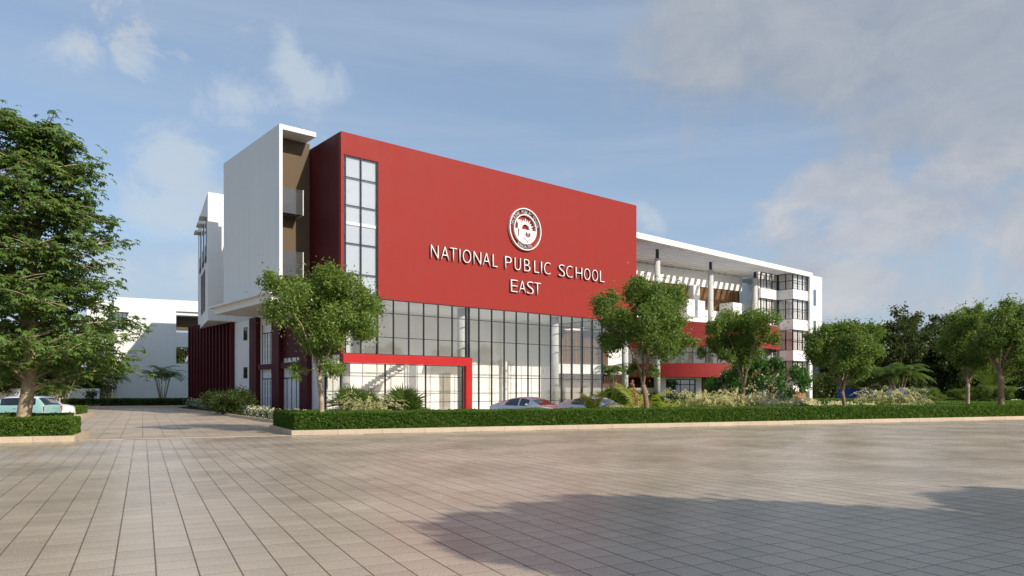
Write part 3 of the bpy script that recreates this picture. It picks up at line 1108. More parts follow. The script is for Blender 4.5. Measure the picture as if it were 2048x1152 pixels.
# maroon fin wall further along
MB().box(0.25, 0.5, 20.4, 33.5, 0, 8.2).build('fin_backing', 'maroon_paint', e)
for i in range(14):
    v0 = 20.45 + i * 0.95
    MB().box(-0.35, 0.25, v0, v0 + 0.22, 0, 8.2).build('fin', 'maroon_paint', e)

# ------------------------------------------------------------------ rear wing
e = FR.empty('rear_wing', label='white wing with hooded side windows overhanging the maroon fins', cat='building')
q = FM.w(-2.4 + 9, 20.0)
p0 = (0.0, 0.0)
p1 = FR.inv(*FM.w(8.6, 20.0)[:2])
def tl(px):
    k = (px - 1024) / F
    return (k * 61.67 + 26.1) / (-FR.U[1] - k * FR.U[0])
m = MB().prism([(0, 0), p1, (p1[0], 13), (0, 12.4)], 7.8, 18.8)
m.build('upper_storeys', 'white_paint', e)
m = MB().prism([(0.9, 12.42), (9, 12.42), (9, 17.98), (0.9, 17.98)], 0, 13.6)
m.build('lower_storeys', 'white_paint', e)
MB().prism([(0.95, 18), (9, 18), (9, 27.5), (0.95, 27.5)], 0, 17.6).build('stair_tower', 'white_paint', e)
for k, t0 in enumerate((1.5, 4.6, 8.2)):
    w_ = MB().box(-0.05, -0.003, t0, t0 + 1.5, 13.6, 16.9).build('window', 'frame_black', e)
    MB().box(-0.06, -0.051, t0 + 0.12, t0 + 1.38, 14.6, 16.8).build('pane', 'tower_glass', w_)
    MB().box(-0.07, -0.052, t0, t0 + 1.5, 13.1, 13.6).build('sill_panel', 'maroon_paint', w_)
    MB().box(-0.55, -0.003, t0 - 0.2, t0 + 1.7, 16.95, 17.08).build('hood', 'white_paint', w_)
for k in range(4):
    t0 = 3.2 + k * 1.35
    w_ = MB().box(-0.05, -0.003, t0, t0 + 0.45, 8.9, 12.6).build('slit_window', 'frame_black' if k % 2 else 'maroon_paint', e)
for z0 in (6.0, 9.4):
    for t0 in (12.9, 15.4):
        w_ = MB().box(0.85, 0.898, t0, t0 + 1.4, z0, z0 + 2.3).build('window', 'frame_black', e)
        MB().box(0.3, 0.897, t0 - 0.2, t0 + 1.6, z0 + 2.4, z0 + 2.52).build('hood', 'white_paint', w_)

# ------------------------------------------------------------------ block closing the drive
e = FC.empty('end_block', label='low white block closing the drive on the left, half in shadow, with two open galleries', cat='building')
K = 1.212


def eb(name, x0, x1, y0, y1, z0, z1, mat='white_paint', parent=None):
    zf = lambda z: 1.8 + (z - 1.8) * K if z > 0 else 0.0
    return MB().box(x0 * K, x1 * K, y0, y1, zf(z0), zf(z1)).build(name, mat, parent or e)


xw = -1.85
eb('front_wall', -7.77, xw, 0, 0.3, 0, 11.6)
eb('top_beam', xw, 3.5, 0, 0.3, 10.4, 11.6)
eb('parapet', xw, 3.5, 0, 0.25, 6.5, 8.1)
eb('parapet', xw, 3.5, 0, 0.25, 0, 4.7)
eb('gallery_ceiling', xw, 3.5, 0.3, 2.6, 10.0, 10.4)
eb('gallery_floor', xw, 3.5, 0.25, 2.6, 6.5, 6.8)
eb('roof', -7.77, xw - 0.2, 0.3, 4.0, 11.2, 11.5)
eb('gallery_post', -0.45, -0.2, 2.3, 2.6, 4.7, 6.5)
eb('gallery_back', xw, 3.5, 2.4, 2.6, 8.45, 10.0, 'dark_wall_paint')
eb('side_wall', -7.77, -7.47, 0.3, 9, 0, 11.5)
eb('overhang', -10.3, -7.78, 1.3, 8, 6.7, 11.3)
eb('maroon_post', -8.6, -8.2, 1.6, 1.9, 3.0, 6.7, 'maroon_paint')
w_ = empty('corner_window'); w_.parent = e
curtain(w_, [-9.4, -8.95, -8.5, -8.0], [9.6, 11.7], -0.06, w=0.035, glass='tower_glass')
MB().box(-9.6, -7.7, -0.5, -0.003, 11.75, 11.87).build('hood', 'white_paint', w_)
bw = MB().box(0, 30, 0, 0.25, 0, 1.95).build('boundary_wall', 'white_paint')
bw.location = (-72.6, 72.5, 0); bw.rotation_euler = (0, 0, math.radians(3))
tag(bw, 'low white boundary wall behind the parked cars on the left', 'wall')

# ------------------------------------------------------------------ entrance wing on the right
e = FM.empty('entrance_wing', label='white entrance wing with a louvred roof canopy over tall columns, right of the red box', cat='building')


def bw_v(u):      # the back wall runs slightly askew
    return 9.5 + (6.05 - 9.5) * (u - 30.1) / (59.7 - 30.1)


def zc_top(u):
    return 16.72 - 0.35 * (u - 30.1) / 33.0


def skew(mb, u0, u1, dv0, dv1, z0, z1):
    """a slab along the askew back wall, dv in front of it"""
    b = [(u0, bw_v(u0) + dv0), (u1, bw_v(u1) + dv0), (u1, bw_v(u1) + dv1), (u0, bw_v(u0) + dv1)]
    return mb.hexa([(x, y, z0) for x, y in b], [(x, y, z1) for x, y in b])


u0, u1 = 30.13, 63.95
m = MB()
zt0, zt1 = zc_top(u0), zc_top(u1)
m.hexa([(u0, 0.35, zt0 - 0.55), (u1, 0.35, zt1 - 0.55), (u1, 0.85, zt1 - 0.55), (u0, 0.85, zt0 - 0.55)],
       [(u0, 0.35, zt0), (u1, 0.35, zt1), (u1, 0.85, zt1), (u0, 0.85, zt0)])
m.build('roof_beam', 'white_paint', e)
u = 30.6
while u < 59.4:
    za = zc_top(u)
    MB().box(u, u + 0.30, 0.85, bw_v(u) + 0.02, za - 0.52, za - 0.05).build('roof_blade', 'white_paint', e)
    u += 1.0
m = MB()
b_ = [(x, bw_v(x) + d_) for x, d_ in ((u0 + 0.2, -2.5), (59.3, -2.5), (59.3, 0.1), (u0 + 0.2, 0.1))]
m.hexa([(x, y, zc_top(x) - 0.045) for x, y in b_], [(x, y, zc_top(x) + 0.03) for x, y in b_])
m.build('roof_strip', 'white_paint', e)
MB().box(59.6, 63.95, 0.85, 9.0, zt1 - 0.40, zt1 - 0.06).build('roof_slab', 'white_paint', e)
# columns
for uu_, vv_ in ((36.3, 2.5), (46.2, 2.96), (55.6, 3.2)):
    za = zc_top(uu_)
    c_ = MB().lathe(uu_, vv_, [(0.30, 0), (0.30, 15.15)], 28).build('column', 'concrete', e, True)
    MB().box(uu_ - 0.12, uu_ + 0.12, vv_ - 0.12, vv_ + 0.12, 15.15, za - 0.52).build('steel_stub', 'frame_black', c_)
    for zz in (5.1, 8.4, 11.7):
        MB().lathe(uu_, vv_, [(0.304, zz), (0.304, zz + 0.03)], 28).build('joint_line', 'louvre_tan', c_, True)
# walls
m = MB()
skew(m, 24.5, 57.5, 0.15, 0.45, 3.2, zt0 - 0.1)
m.build('back_wall', 'white_paint', e)
m = MB()
skew(m, 24.5, 57.5, -0.15, 0.15, 14.1, 15.9)
m.build('head_band', 'white_paint', e)
m = MB()
skew(m, 31, 57.5, -0.20, 0.15, 9.9, 11.35)
m.build('parapet', 'white_paint', e)
piers = [FM.u_at(px, 7.2) for px in (1276, 1380, 1482, 1510)]
for k, u_ in enumerate(piers):
    m = MB()
    skew(m, u_ - (0.0 if k < 3 else 0.2), u_ + (1.0 if k < 3 else 1.6), -0.7, 0.15, 11.35, 14.1)
    m.build('pier', 'white_paint', e)
# timber slats between the piers, one by one
sl = MB()
u = 31.0
cache = MB().box(0, 0.10, 0, 0.14, 0, 2.72).mesh('timber_slat', 'timber')
k = 0
while u < 57.0:
    if not any(p - 0.15 < u < p + (1.0 if i < 3 else 1.6) for i, p in enumerate(piers)):
        o = link_obj('timber_slat', cache, e, (u, bw_v(u) - 0.02, 11.36))
        k += 1
    u += 0.19
m = MB(); skew(m, 31, 57.4, 0.13, 0.149, 11.35, 14.1); m.build('slat_backing', 'timber_dark', e)
# slats lower left, beside the glass hall
cache = MB().box(0, 0.09, 0, 0.12, 0, 3.5).mesh('timber_slat', 'timber')
u = 24.9
while u < 33.5:
    link_obj('timber_slat', cache, e, (u, bw_v(u) - 0.02, 4.55))
    u += 0.2
cache = MB().box(0, 0.09, 0, 0.12, 0, 0.9).mesh('timber_slat', 'timber_dark')
u = 24.9
while u < 40.0:
    link_obj('timber_slat', cache, e, (u, bw_v(u) - 0.02, 2.6))
    u += 0.2
m = MB(); skew(m, 24.8, 36, 0.13, 0.149, 2.5, 8.0); m.build('slat_backing', 'timber_dark', e)
m = MB(); skew(m, 24.8, 36, -0.3, 0.13, 3.5, 4.5); m.build('sill_band', 'white_paint', e)
m = MB(); skew(m, 24.8, 57.5, 0.15, 0.45, 0.0, 3.2); m.build('lower_wall', 'timber_dark', e)
# low tan ledge wall with boards
for k in range(4):
    m = MB(); skew(m, 25.7, 41, -2.2, -1.9, 0.05 + k * 0.5, 0.53 + k * 0.5); m.build('ledge_board', 'louvre_tan', e)
# white box balconies of the upper terrace
def zb(py, px, v): return FM.z_at(py, FM.u_at(px, v), v)
for pa, pb, ya, yb in ((1374, 1410, 598, 633), (1466, 1502, 605, 640)):
    v_f = 4.6
    ua, ub = FM.u_at(pa, v_f), FM.u_at(pb, v_f)
    z1_, z0_ = zb((ya + ya + 4) / 2, (pa + pb) / 2, v_f), zb(yb, (pa + pb) / 2, v_f)
    MB().box(ua, ub, v_f, bw_v(ub) + 0.1, z0_, z1_).build('box_balcony', 'white_paint', e)
m = MB(); skew(m, 33, 57.5, -2.6, -0.2, 8.95, 9.3); m.build('terrace_slab', 'white_paint', e)
m = MB(); skew(m, 38, 39, -0.6, 0.15, 8.9, 9.9); skew(m, 44.6, 45.6, -0.6, 0.15, 8.9, 9.9); m.build('pier', 'white_paint', e)
cache = MB().box(0, 0.10, 0, 0.14, 0, 0.9).mesh('timber_slat', 'timber')
u = 36.0
while u < 50.0:
    if not (38 - .1 < u < 39 or 44.5 < u < 45.6):
        link_obj('timber_slat', cache, e, (u, bw_v(u) - 0.02, 8.98))
    u += 0.22

# ------------------------------------------------------------------ round red drum at the entrance
DCX, DCY, DR = 20.5, 87.0, 11.2
e = empty('entrance_drum', (DCX, DCY, 0), 0, 'curved red entrance drum with a ribbon of windows, under the canopy', 'building')
A0, A1 = math.radians(222), math.radians(372)
MB().arc_wall(0, 0, DR - 0.3, DR, 6.35, 8.94, A0, A1, 60).build('upper_band', 'drum_red_paint', e, False)
MB().arc_wall(0, 0, DR - 0.3, DR, 3.17, 4.66, A0, A1, 60).build('lower_band', 'drum_red_paint', e, False)
MB().arc_wall(0, 0, 2.0, DR - 0.3, 8.2, 8.4, A0, A1, 60).build('terrace_deck', 'white_paint', e)
MB().arc_wall(0, 0, 2.0, DR - 0.3, 3.2, 3.45, A0, A1, 60).build('entrance_soffit', 'white_paint', e)
MB().arc_wall(0, 0, 6.5, 6.7, 3.45, 8.2, A0, A1, 30).build('inner_wall', 'interior_white', e)
na = 22
pane_me = None
for i in range(na):
    a0 = A0 + (A1 - A0) * i / na
    a1 = A0 + (A1 - A0) * (i + 1) / na
    MB().arc_wall(0, 0, DR - 0.14, DR - 0.12, 4.66, 6.35, a0 + 0.004, a1 - 0.004, 3).build('glass_pane', 'window_glass', e)
    MB().arc_wall(0, 0, DR - 0.17, DR - 0.07, 4.66, 6.35, a0 - 0.003, a0 + 0.003, 1).build('mullion', 'frame_black', e)
    MB().arc_wall(0, 0, DR - 0.165, DR - 0.08, 5.75, 5.80, a0 + 0.004, a1 - 0.004, 3).build('transom', 'frame_black', e)
# ground floor behind: timber wall, white portal, glazed door
MB().arc_wall(0, 0, 8.3, 8.5, 0, 3.2, A0, A1, 60).build('recessed_wall', 'timber_dark', e)
n_s = 90
for i in range(n_s):
    a = A0 + (A1 - A0) * (i + 0.5) / n_s
    o = MB().box(-0.05, 0.05, -0.10, 0.0, 0, 3.18)
    if abs(math.degrees(a) - 256.5) > 15:
        b = o.build('timber_slat', 'timber', e)
        b.location = (8.52 * math.cos(a), 8.52 * math.sin(a), 0)
        b.rotation_euler = (0, 0, a + math.pi / 2)
for a in (283, 300, 316, 332):
    a = math.radians(a)
    MB().lathe(10.4 * math.cos(a), 10.4 * math.sin(a), [(0.27, 0), (0.27, 3.19)], 20).build('short_column', 'concrete', e, True)
pt = empty('portal'); pt.parent = e
ap = math.radians(256.5)
pt.location = (9.3 * math.cos(ap), 9.3 * math.sin(ap), 0)
pt.rotation_euler = (0, 0, math.radians(-4))
m = MB().box(-2.2, -1.6, 0, 1.1, 0, 3.15)
m.box(1.6, 2.2, 0, 1.1, 0, 3.15)
m.box(-1.6, 1.6, 0, 1.1, 2.98, 3.15)
m.build('portal_frame', 'white_paint', pt)
d_ = MB()
for x in (-1.58, -1.1, -0.05, 0.95, 1.5):
    d_.box(x, x + 0.08, 0.3, 0.4, 0, 2.97)
for z in (0.02, 2.35, 2.89):
    d_.box(-1.58, 1.58, 0.312, 0.388, z, z + 0.08)
d_.build('door_frame', 'frame_black', pt)
MB().box(-1.56, 1.56, 0.34, 0.35, 0.1, 2.9).build('door_glass', 'tower_glass', pt)
MB().box(-1.56, 1.56, 1.3, 1.4, 0.0, 3.1).build('lobby_back', 'louvre_tan', pt)

# ------------------------------------------------------------------ window tower at the end of the canopy
e = FM.empty('window_tower', label='white corner tower with four stacked strips of black framed windows', cat='building')
TU, TV, TW, TP = 59.8, 0.62, 63.3, 63.95
bands = [(14.02, 16.00), (10.40, 12.85), (6.63, 9.13), (2.86, 5.35)]
lv = [1.62, 2.86, 5.35, 6.63, 9.13, 10.40, 12.85, 14.02, 15.95]
for k in range(0, 8, 2):
    m = MB()
    m.box(TU, TW, TV, TV + 0.3, lv[k], lv[k + 1])
    m.box(TU, TU + 0.3, TV + 0.3, 2.9, lv[k], lv[k + 1])
    m.box(55.9, TU, 2.6, 2.9, lv[k], lv[k + 1])
    m.build('spandrel', 'white_paint', e)
for k, (z0, z1) in enumerate(bands):
    z1 = min(z1, 15.92)
    w_ = empty('window'); w_.parent = e
    zm = z0 + (z1 - z0) * (0.5 if k else 0.55)
    du = (TW - TU - 0.05) / 3
    curtain(w_, [TU + 0.04, TU + du, TU + 2 * du, TW - 0.04], [z0, zm, z1], TV + 0.06, mat='frame_brown', glass='window_glass', w=0.045, thin=0.03)
    curtain(w_, [TV + 0.13, 1.65, 2.6], [z0, zm, z1], TU + 0.06, axis='y', mat='frame_brown', glass='window_glass', w=0.045, thin=0.03)
    curtain(w_, [56.0, 57.25, 58.5, TU - 0.06], [z0, zm, z1], 2.66, mat='frame_brown', glass='window_glass', w=0.045, thin=0.03)
    MB().box(56.0, TU + 0.3, 2.98, 3.05, z0 - 0.2, z1 + 0.1).build('added_backing', 'interior_white', w_)  # white sheets added behind the panes so the windows look lighter
    MB().box(TU + 0.45, TW, 1.0, 1.04, z0 - 0.2, z1 + 0.1).build('added_backing', 'interior_white', w_)
    MB().box(TU + 0.40, TU + 0.44, 1.0, 2.9, z0 - 0.2, z1 + 0.1).build('added_backing', 'interior_white', w_)
MB().box(TW, TP, TV - 0.25, 9.0, 0, 15.95).build('end_pier', 'white_paint', e)
MB().box(TU + 0.3, TW, 0.93, 6, 13.2, 13.4).build('floor_slab', 'white_paint', e)
m = MB()
for z in (9.5, 5.8, 2.2):
    m.box(TU + 0.3, TW, 0.93, 6, z, z + 0.3)
m.build('floor_slab', 'white_paint', e)
for k in range(14):
    MB().box(TU + 0.05 + k * 0.232, TU + 0.05 + k * 0.232 + 0.21, TV + 0.1, TV + 0.15, 0.0, 1.61).build('timber_board', 'timber', e)
for k in range(10):
    MB().box(55.9 + k * 0.39, 55.9 + k * 0.39 + 0.36, 2.7, 2.75, 0.0, 1.61).build('timber_board', 'timber_dark', e)
# set-back end block and annex
e = FM.empty('end_annex', label='white set-back block with slit windows and a shuttered low annex, right of the tower', cat='building')
uq = FM.u_at(1644, 5.0)
zt_ = FM.z_at(555, uq, 5.0)
MB().box(TP + 0.02, uq, 5.0, 16, 0, zt_).build('upper_block', 'white_paint', e)
for ya, yb in ((579, 611), (641, 668), (703, 728)):
    u2, u3 = FM.u_at(1627, 4.98), FM.u_at(1632, 4.98)
    MB().box(u2, u3, 4.96, 4.997, FM.z_at(yb, u2, 5), FM.z_at(ya, u2, 5)).build('slit_window', 'tower_glass', e)
uq2 = FM.u_at(1672, 4.6)
MB().box(TP + 0.02, uq2, 4.6, 4.98, 0, FM.z_at(748, uq2, 4.6)).build('annex_wall', 'white_paint', e)
MB().box(uq2 - 0.3, uq2, 4.98, 16, 0, FM.z_at(748, uq2, 4.6)).build('annex_wall', 'white_paint', e)
u2, u3 = TP + 0.3, FM.u_at(1668, 4.55)
zz = FM.z_at(781, u3, 4.6)
for k in range(6):
    MB().box(u2, u3, 4.52, 4.59, k * zz / 6 + 0.015, (k + 1) * zz / 6 - 0.015).build('shutter_slat', 'louvre_tan', e)

# ------------------------------------------------------------------ trees
ORD = 'first second third fourth fifth sixth seventh eighth ninth tenth eleventh twelfth thirteenth fourteenth fifteenth sixteenth seventeenth eighteenth nineteenth twentieth twenty-first twenty-second twenty-third twenty-fourth twenty-fifth twenty-sixth'.split()


def in_order(xs, fmt):
    '''labels that tell alike things in a row apart, counted from the left as the photograph shows them'''
    order = sorted(range(len(xs)), key=lambda i: xs[i])
    out = [None] * len(xs)
    for n, i in enumerate(order):
        out[i] = fmt % (ORD[n] if n < len(ORD) - 0 else 'last')
    return out


def crown_clumps(r, R, zc, hz, n, rc, low=-0.55):
    """clump centres spread through an uneven crown"""
    pts = []
    bump = [(unit(r.normal(size=3)), r.uniform(0.0, 0.42)) for _ in range(6)]
    tries = 0
    while len(pts) < n and tries < 6000:
        tries += 1
        d = unit(r.normal(size=3))
        if d[2] < low: continue
        k = r.uniform(0.42, 1.0) ** 0.6
        s = 1.0 + sum(b * max(0, float(d @ u)) for u, b in bump) - 0.10
        p = np.array([d[0] * R * k * s, d[1] * R * k * s, zc + d[2] * hz * k * s])
        if all(np.linalg.norm(p - q[0]) > rc * 0.62 for q in pts):
            pts.append((p, rc * r.uniform(0.75, 1.25)))
    return pts


def bez(a, b, c, n):
    out = []
    for i in range(n + 1):
        t = i / n
        out.append(a * (1 - t) ** 2 + b * 2 * t * (1 - t) + c * t * t)
    return out


def tree_meshes(seed, H, R, zfork, zlow, trunk_r, n_clump, rc, leaf, n_leaf, lmat, bmat='bark', forks=6, lean=0.25):
    r = np.random.default_rng(seed)
    zc = (H + zlow) / 2 - rc * 0.1
    hz = (H - zlow) / 2 - rc * 0.35
    clumps = crown_clumps(r, R - rc * 0.7, zc, hz, n_clump, rc)
    mb = MB()
    dx, dy = r.uniform(-lean, lean, 2)
    f = np.array([dx, dy, zfork])
    path = bez(np.array([0, 0, -0.05]), np.array([-dx * 0.8, -dy * 0.8, zfork * 0.5]), f, 7)
    mb.tube(path, [trunk_r * (1.25 - 0.1 * i if i < 2 else 1.05 - 0.05 * i) for i in range(8)], 10)
    mains = []
    for k in range(forks):
        a = 2 * math.pi * (k + r.uniform(-0.25, 0.25)) / forks
        d = r.uniform(0.25, 0.55) * R
        tip = np.array([math.cos(a) * d, math.sin(a) * d, zlow + (H - zlow) * r.uniform(0.45, 0.80)])
        mid = f * 0.5 + tip * 0.5 + np.array([math.cos(a) * 0.25 * R * 0.5, math.sin(a) * 0.25 * R * 0.5, -0.12 * (H - zfork)])
        p = bez(f + np.array([0, 0, -0.1 + 0.12 * k / forks]), mid, tip, 8)
        r0 = trunk_r * r.uniform(0.42, 0.62)
        mb.tube(p, [r0 * (1 - 0.085 * i) for i in range(9)], 7)
        mains.append((p, r0))
    for c, _ in clumps:
        best = None
        for p, r0 in mains:
            for i in range(2, 9):
                dd = np.linalg.norm(p[i] - c) + 0.35 * max(0, p[i][2] - c[2])
                if best is None or dd < best[0]: best = (dd, p[i], r0 * (1 - 0.085 * i))
        _, s, rr = best
        mid = s * 0.45 + c * 0.55 + np.array([0, 0, -0.10 * np.linalg.norm(c - s)]) + r.normal(size=3) * 0.05
        mb.tube(bez(s, mid, c, 5), [rr * 0.6 * (1 - 0.15 * i) for i in range(6)], 5)
        for _ in range(4):
            e_ = c + unit(r.normal(size=3)) * rc * 0.75
            mb.tube([c + (s - c) * 0.12, c * 0.5 + e_ * 0.5 + r.normal(size=3) * 0.03, e_], [rr * 0.22, rr * 0.16, rr * 0.07], 4)
    trunk = mb.mesh('trunk', bmat, True)
    per = n_leaf // max(1, len(clumps))
    P, O = [], []
    for c, q in clumps:
        # several leafy sprays in a clump, so its edge is ragged
        ns = 7
        sp = c + unit(r.normal(size=(ns, 3))) * q * r.uniform(0.25, 0.72, (ns, 1)) * np.array([1, 1, 0.8])
        idx = r.integers(0, ns, per)
        d = r.normal(size=(per, 3)) * q * 0.24
        pp = sp[idx] + d
        P.append(pp)
        O.append(unit(pp - c))
    P, O = np.concatenate(P), np.concatenate(O)
    crown = quads_mesh('crown', scatter_leaves(P, O, leaf, r, 0.7, 0.55), lmat)
    return trunk, crown


def plant_tree(name, meshes, x, y, rz, sx, sz, label, cat='tree', group=None, z=0.0):
    e = empty(name, (x, y, z), rz, label, cat, group)
    a = link_obj('trunk', meshes[0], e); b = link_obj('crown', meshes[1], e)
    e.scale = (sx, sx, sz)
    return e


def lobed_tree(seed, base_px, Y, zfork, trunk_r, lobes, leaf, n_leaf, lmat='leaf_street', bmat='bark', forks=5, bend=0.2):
    """crown described by lobes surveyed from the photograph (column, row, radius in px), given depth at random"""
    r = np.random.default_rng(seed)
    k = Y / F
    L = []
    xs_ = [(px - base_px) * k for px, _, _ in lobes]
    R = max(abs(x) for x in xs_) + 0.3
    for (px, py, rp), x in zip(lobes, xs_):
        z = EYE + (780 - py) * k
        q = rp * k * 1.12
        dep = math.sqrt(max(0.05, 1 - (x / (R * 1.1)) ** 2)) * R * 0.75
        for _ in range(1 if rp < 20 else 2):
            y = r.uniform(-dep, dep)
            L.append((np.array([x, y, z]), q))
    mb = MB()
    f = np.array([r.uniform(-bend, bend) * 0.5, r.uniform(-bend, bend), zfork])
    path = bez(np.array([0, 0, -0.05]), np.array([-f[0] * 1.2 + 0.06, 0.05, zfork * 0.5]), f, 9)
    mb.tube(path, [trunk_r * (1.35, 1.12, 1.02, 0.97, 0.94, 0.92, 0.90, 0.90, 0.92, 0.98)[i] for i in range(10)], 10)
    big = sorted(L, key=lambda c: -c[1])
    picks = []
    for c, q in big:
        if all(abs(math.atan2(c[1], c[0]) - math.atan2(p[1], p[0])) > 0.55 for p, _ in picks):
            picks.append((c, q))
        if len(picks) == forks: break
    mains = []
    for c, q in picks:
        tip = c * 0.92 + np.array([0, 0, -0.1])
        w = np.array([c[0] * 0.30, c[1] * 0.30, zfork + (c[2] - zfork) * 0.55])
        p = bez(f + np.array([0, 0, -0.06]), w, tip, 9)
        p = [pp + (r.normal(size=3) * 0.025 if 1 < i < 9 else 0) for i, pp in enumerate(p)]
        r0 = trunk_r * r.uniform(0.38, 0.56)
        mb.tube(p, [r0 * (1 - 0.085 * i) for i in range(10)], 7)
        mains.append((p, r0))
    P, O = [], []
    tot = sum(q ** 2 for _, q in L)
    for c, q in L:
        best = None
        for p, r0 in mains:
            for i in range(1, 10):
                dd = np.linalg.norm(p[i] - c) + 0.5 * max(0, p[i][2] - c[2] + 0.1)
                if best is None or dd < best[0]: best = (dd, p[i], r0 * (1 - 0.085 * i))
        _, s_, rr = best
        mb.tube(bez(s_, s_ * 0.5 + c * 0.5 + np.array([0, 0, -0.08]) + r.normal(size=3) * 0.06, c, 5), [max(0.006, rr * 0.55 * (1 - 0.14 * i)) for i in range(6)], 5)
        ns = 13
        d = unit(r.normal(size=(ns, 3)) + np.array([0, 0, 0.15]))
        sp = c + d * q * r.uniform(0.35, 0.92, (ns, 1)) * np.array([1, 1, 0.85])
        for t in sp[:8]:
            mb.tube([c, c * 0.4 + t * 0.6 + r.normal(size=3) * 0.03, t], [max(0.004, rr * 0.2), 0.006, 0.003], 4)
        per = int(n_leaf * q ** 2 / tot)
        idx = r.integers(0, ns, per)
        size = q * r.uniform(0.24, 0.42, ns)
        off = unit(r.normal(size=(per, 3))) * (r.random((per, 1)) ** 0.45) * size[idx][:, None] * 1.25
        loose = r.random(per) < 0.22
        off[loose] = r.normal(size=(int(loose.sum()), 3)) * q * 0.34
        pp = sp[idx] + off
        P.append(pp)
        O.append(unit(pp - c) * 0.6 + unit(off) * 0.6)
    P, O = np.concatenate(P), np.concatenate(O)
    return mb.mesh('trunk', bmat, True), quads_mesh('crown', scatter_leaves(P, O, leaf, r, 0.6, 0.52), lmat)


S = {}
S['a'] = lobed_tree(21, 640, 29.6, 2.35, 0.115, [(650, 570, 42), (590, 592, 42), (702, 590, 44), (558, 572, 24), (640, 622, 50), (708, 640, 40), (570, 630, 32), (612, 668, 30), (676, 672, 34), (738, 606, 24), (645, 700, 24), (598, 744, 18), (680, 738, 20), (725, 660, 26), (655, 545, 22)], 0.115, 36000, bmat='bark_pale')
S['b'] = lobed_tree(34, 1291, 35.4, 2.05, 0.135, [(1208, 612, 26), (1228, 640, 28), (1228, 684, 26), (1288, 588, 38), (1330, 604, 40), (1358, 590, 26), (1298, 640, 40), (1348, 648, 36), (1356, 690, 26), (1272, 568, 18), (1312, 688, 30), (1262, 660, 26), (1270, 738, 17), (1300, 742, 15), (1340, 705, 18)], 0.125, 38000, forks=6)
S['c'] = lobed_tree(47, 1484, 41.9, 1.95, 0.125, [(1474, 642, 26), (1508, 648, 28), (1446, 652, 22), (1422, 656, 18), (1500, 688, 27), (1528, 678, 18), (1462, 688, 28), (1428, 690, 18), (1408, 704, 12), (1482, 716, 20), (1444, 714, 15), (1518, 708, 16)], 0.125, 30000, forks=6)
S['d'] = lobed_tree(52, 1687, 40.0, 1.7, 0.115, [(1685, 664, 23), (1720, 670, 22), (1652, 674, 23), (1628, 692, 18), (1690, 700, 30), (1652, 706, 25), (1724, 706, 22), (1708, 732, 22), (1664, 734, 18), (1640, 722, 16), (1702, 752, 16), (1668, 762, 11)], 0.12, 30000, forks=6)
S['e'] = lobed_tree(55, 1935, 48.0, 2.2, 0.14, [(1940, 642, 26), (1914, 660, 22), (1966, 652, 24), (1934, 690, 30), (1900, 692, 22), (1974, 700, 26), (1946, 722, 22), (1910, 720, 18), (1958, 745, 16)], 0.14, 26000, bmat='bark_pale', forks=5)
S['f'] = lobed_tree(58, 2000, 44.6, 2.7, 0.19, [(1998, 620, 22), (2034, 630, 27), (1968, 642, 25), (2010, 664, 32), (2060, 660, 32), (1964, 688, 24), (2030, 698, 30), (2076, 700, 26), (1990, 712, 22), (2010, 736, 16), (2050, 740, 20), (2090, 640, 26)], 0.14, 34000, forks=6)
G = 'young street trees growing out of the long planter'
for key, px, Y, lab in (('a', 640, 29.6, 'slender street tree at the near end of the hedge, before the glass corner'),
                        ('b', 1291, 35.4, 'tall forked street tree at the right end of the glass hall'),
                        ('c', 1484, 41.9, 'round street tree in front of the red drum and behind the pale grasses'),
                        ('d', 1687, 40.0, 'low broad street tree just right of the white window tower'),
                        ('e', 1935, 48.0, 'pale stemmed street tree near the right edge, left of the tallest one there'),
                        ('f', 2000, 44.6, 'tallest street tree at the right edge of the photograph')):
    plant_tree('street_tree', S[key], (px - 1024) / F * Y, Y, 0.0, 1.0, 1.0, lab, group=G)
S['s'] = tree_meshes(90, 8.3, 3.1, 3.4, 4.9, 0.18, 70, 0.85, 0.34, 60000, 'leaf_street', 'bark', 6)


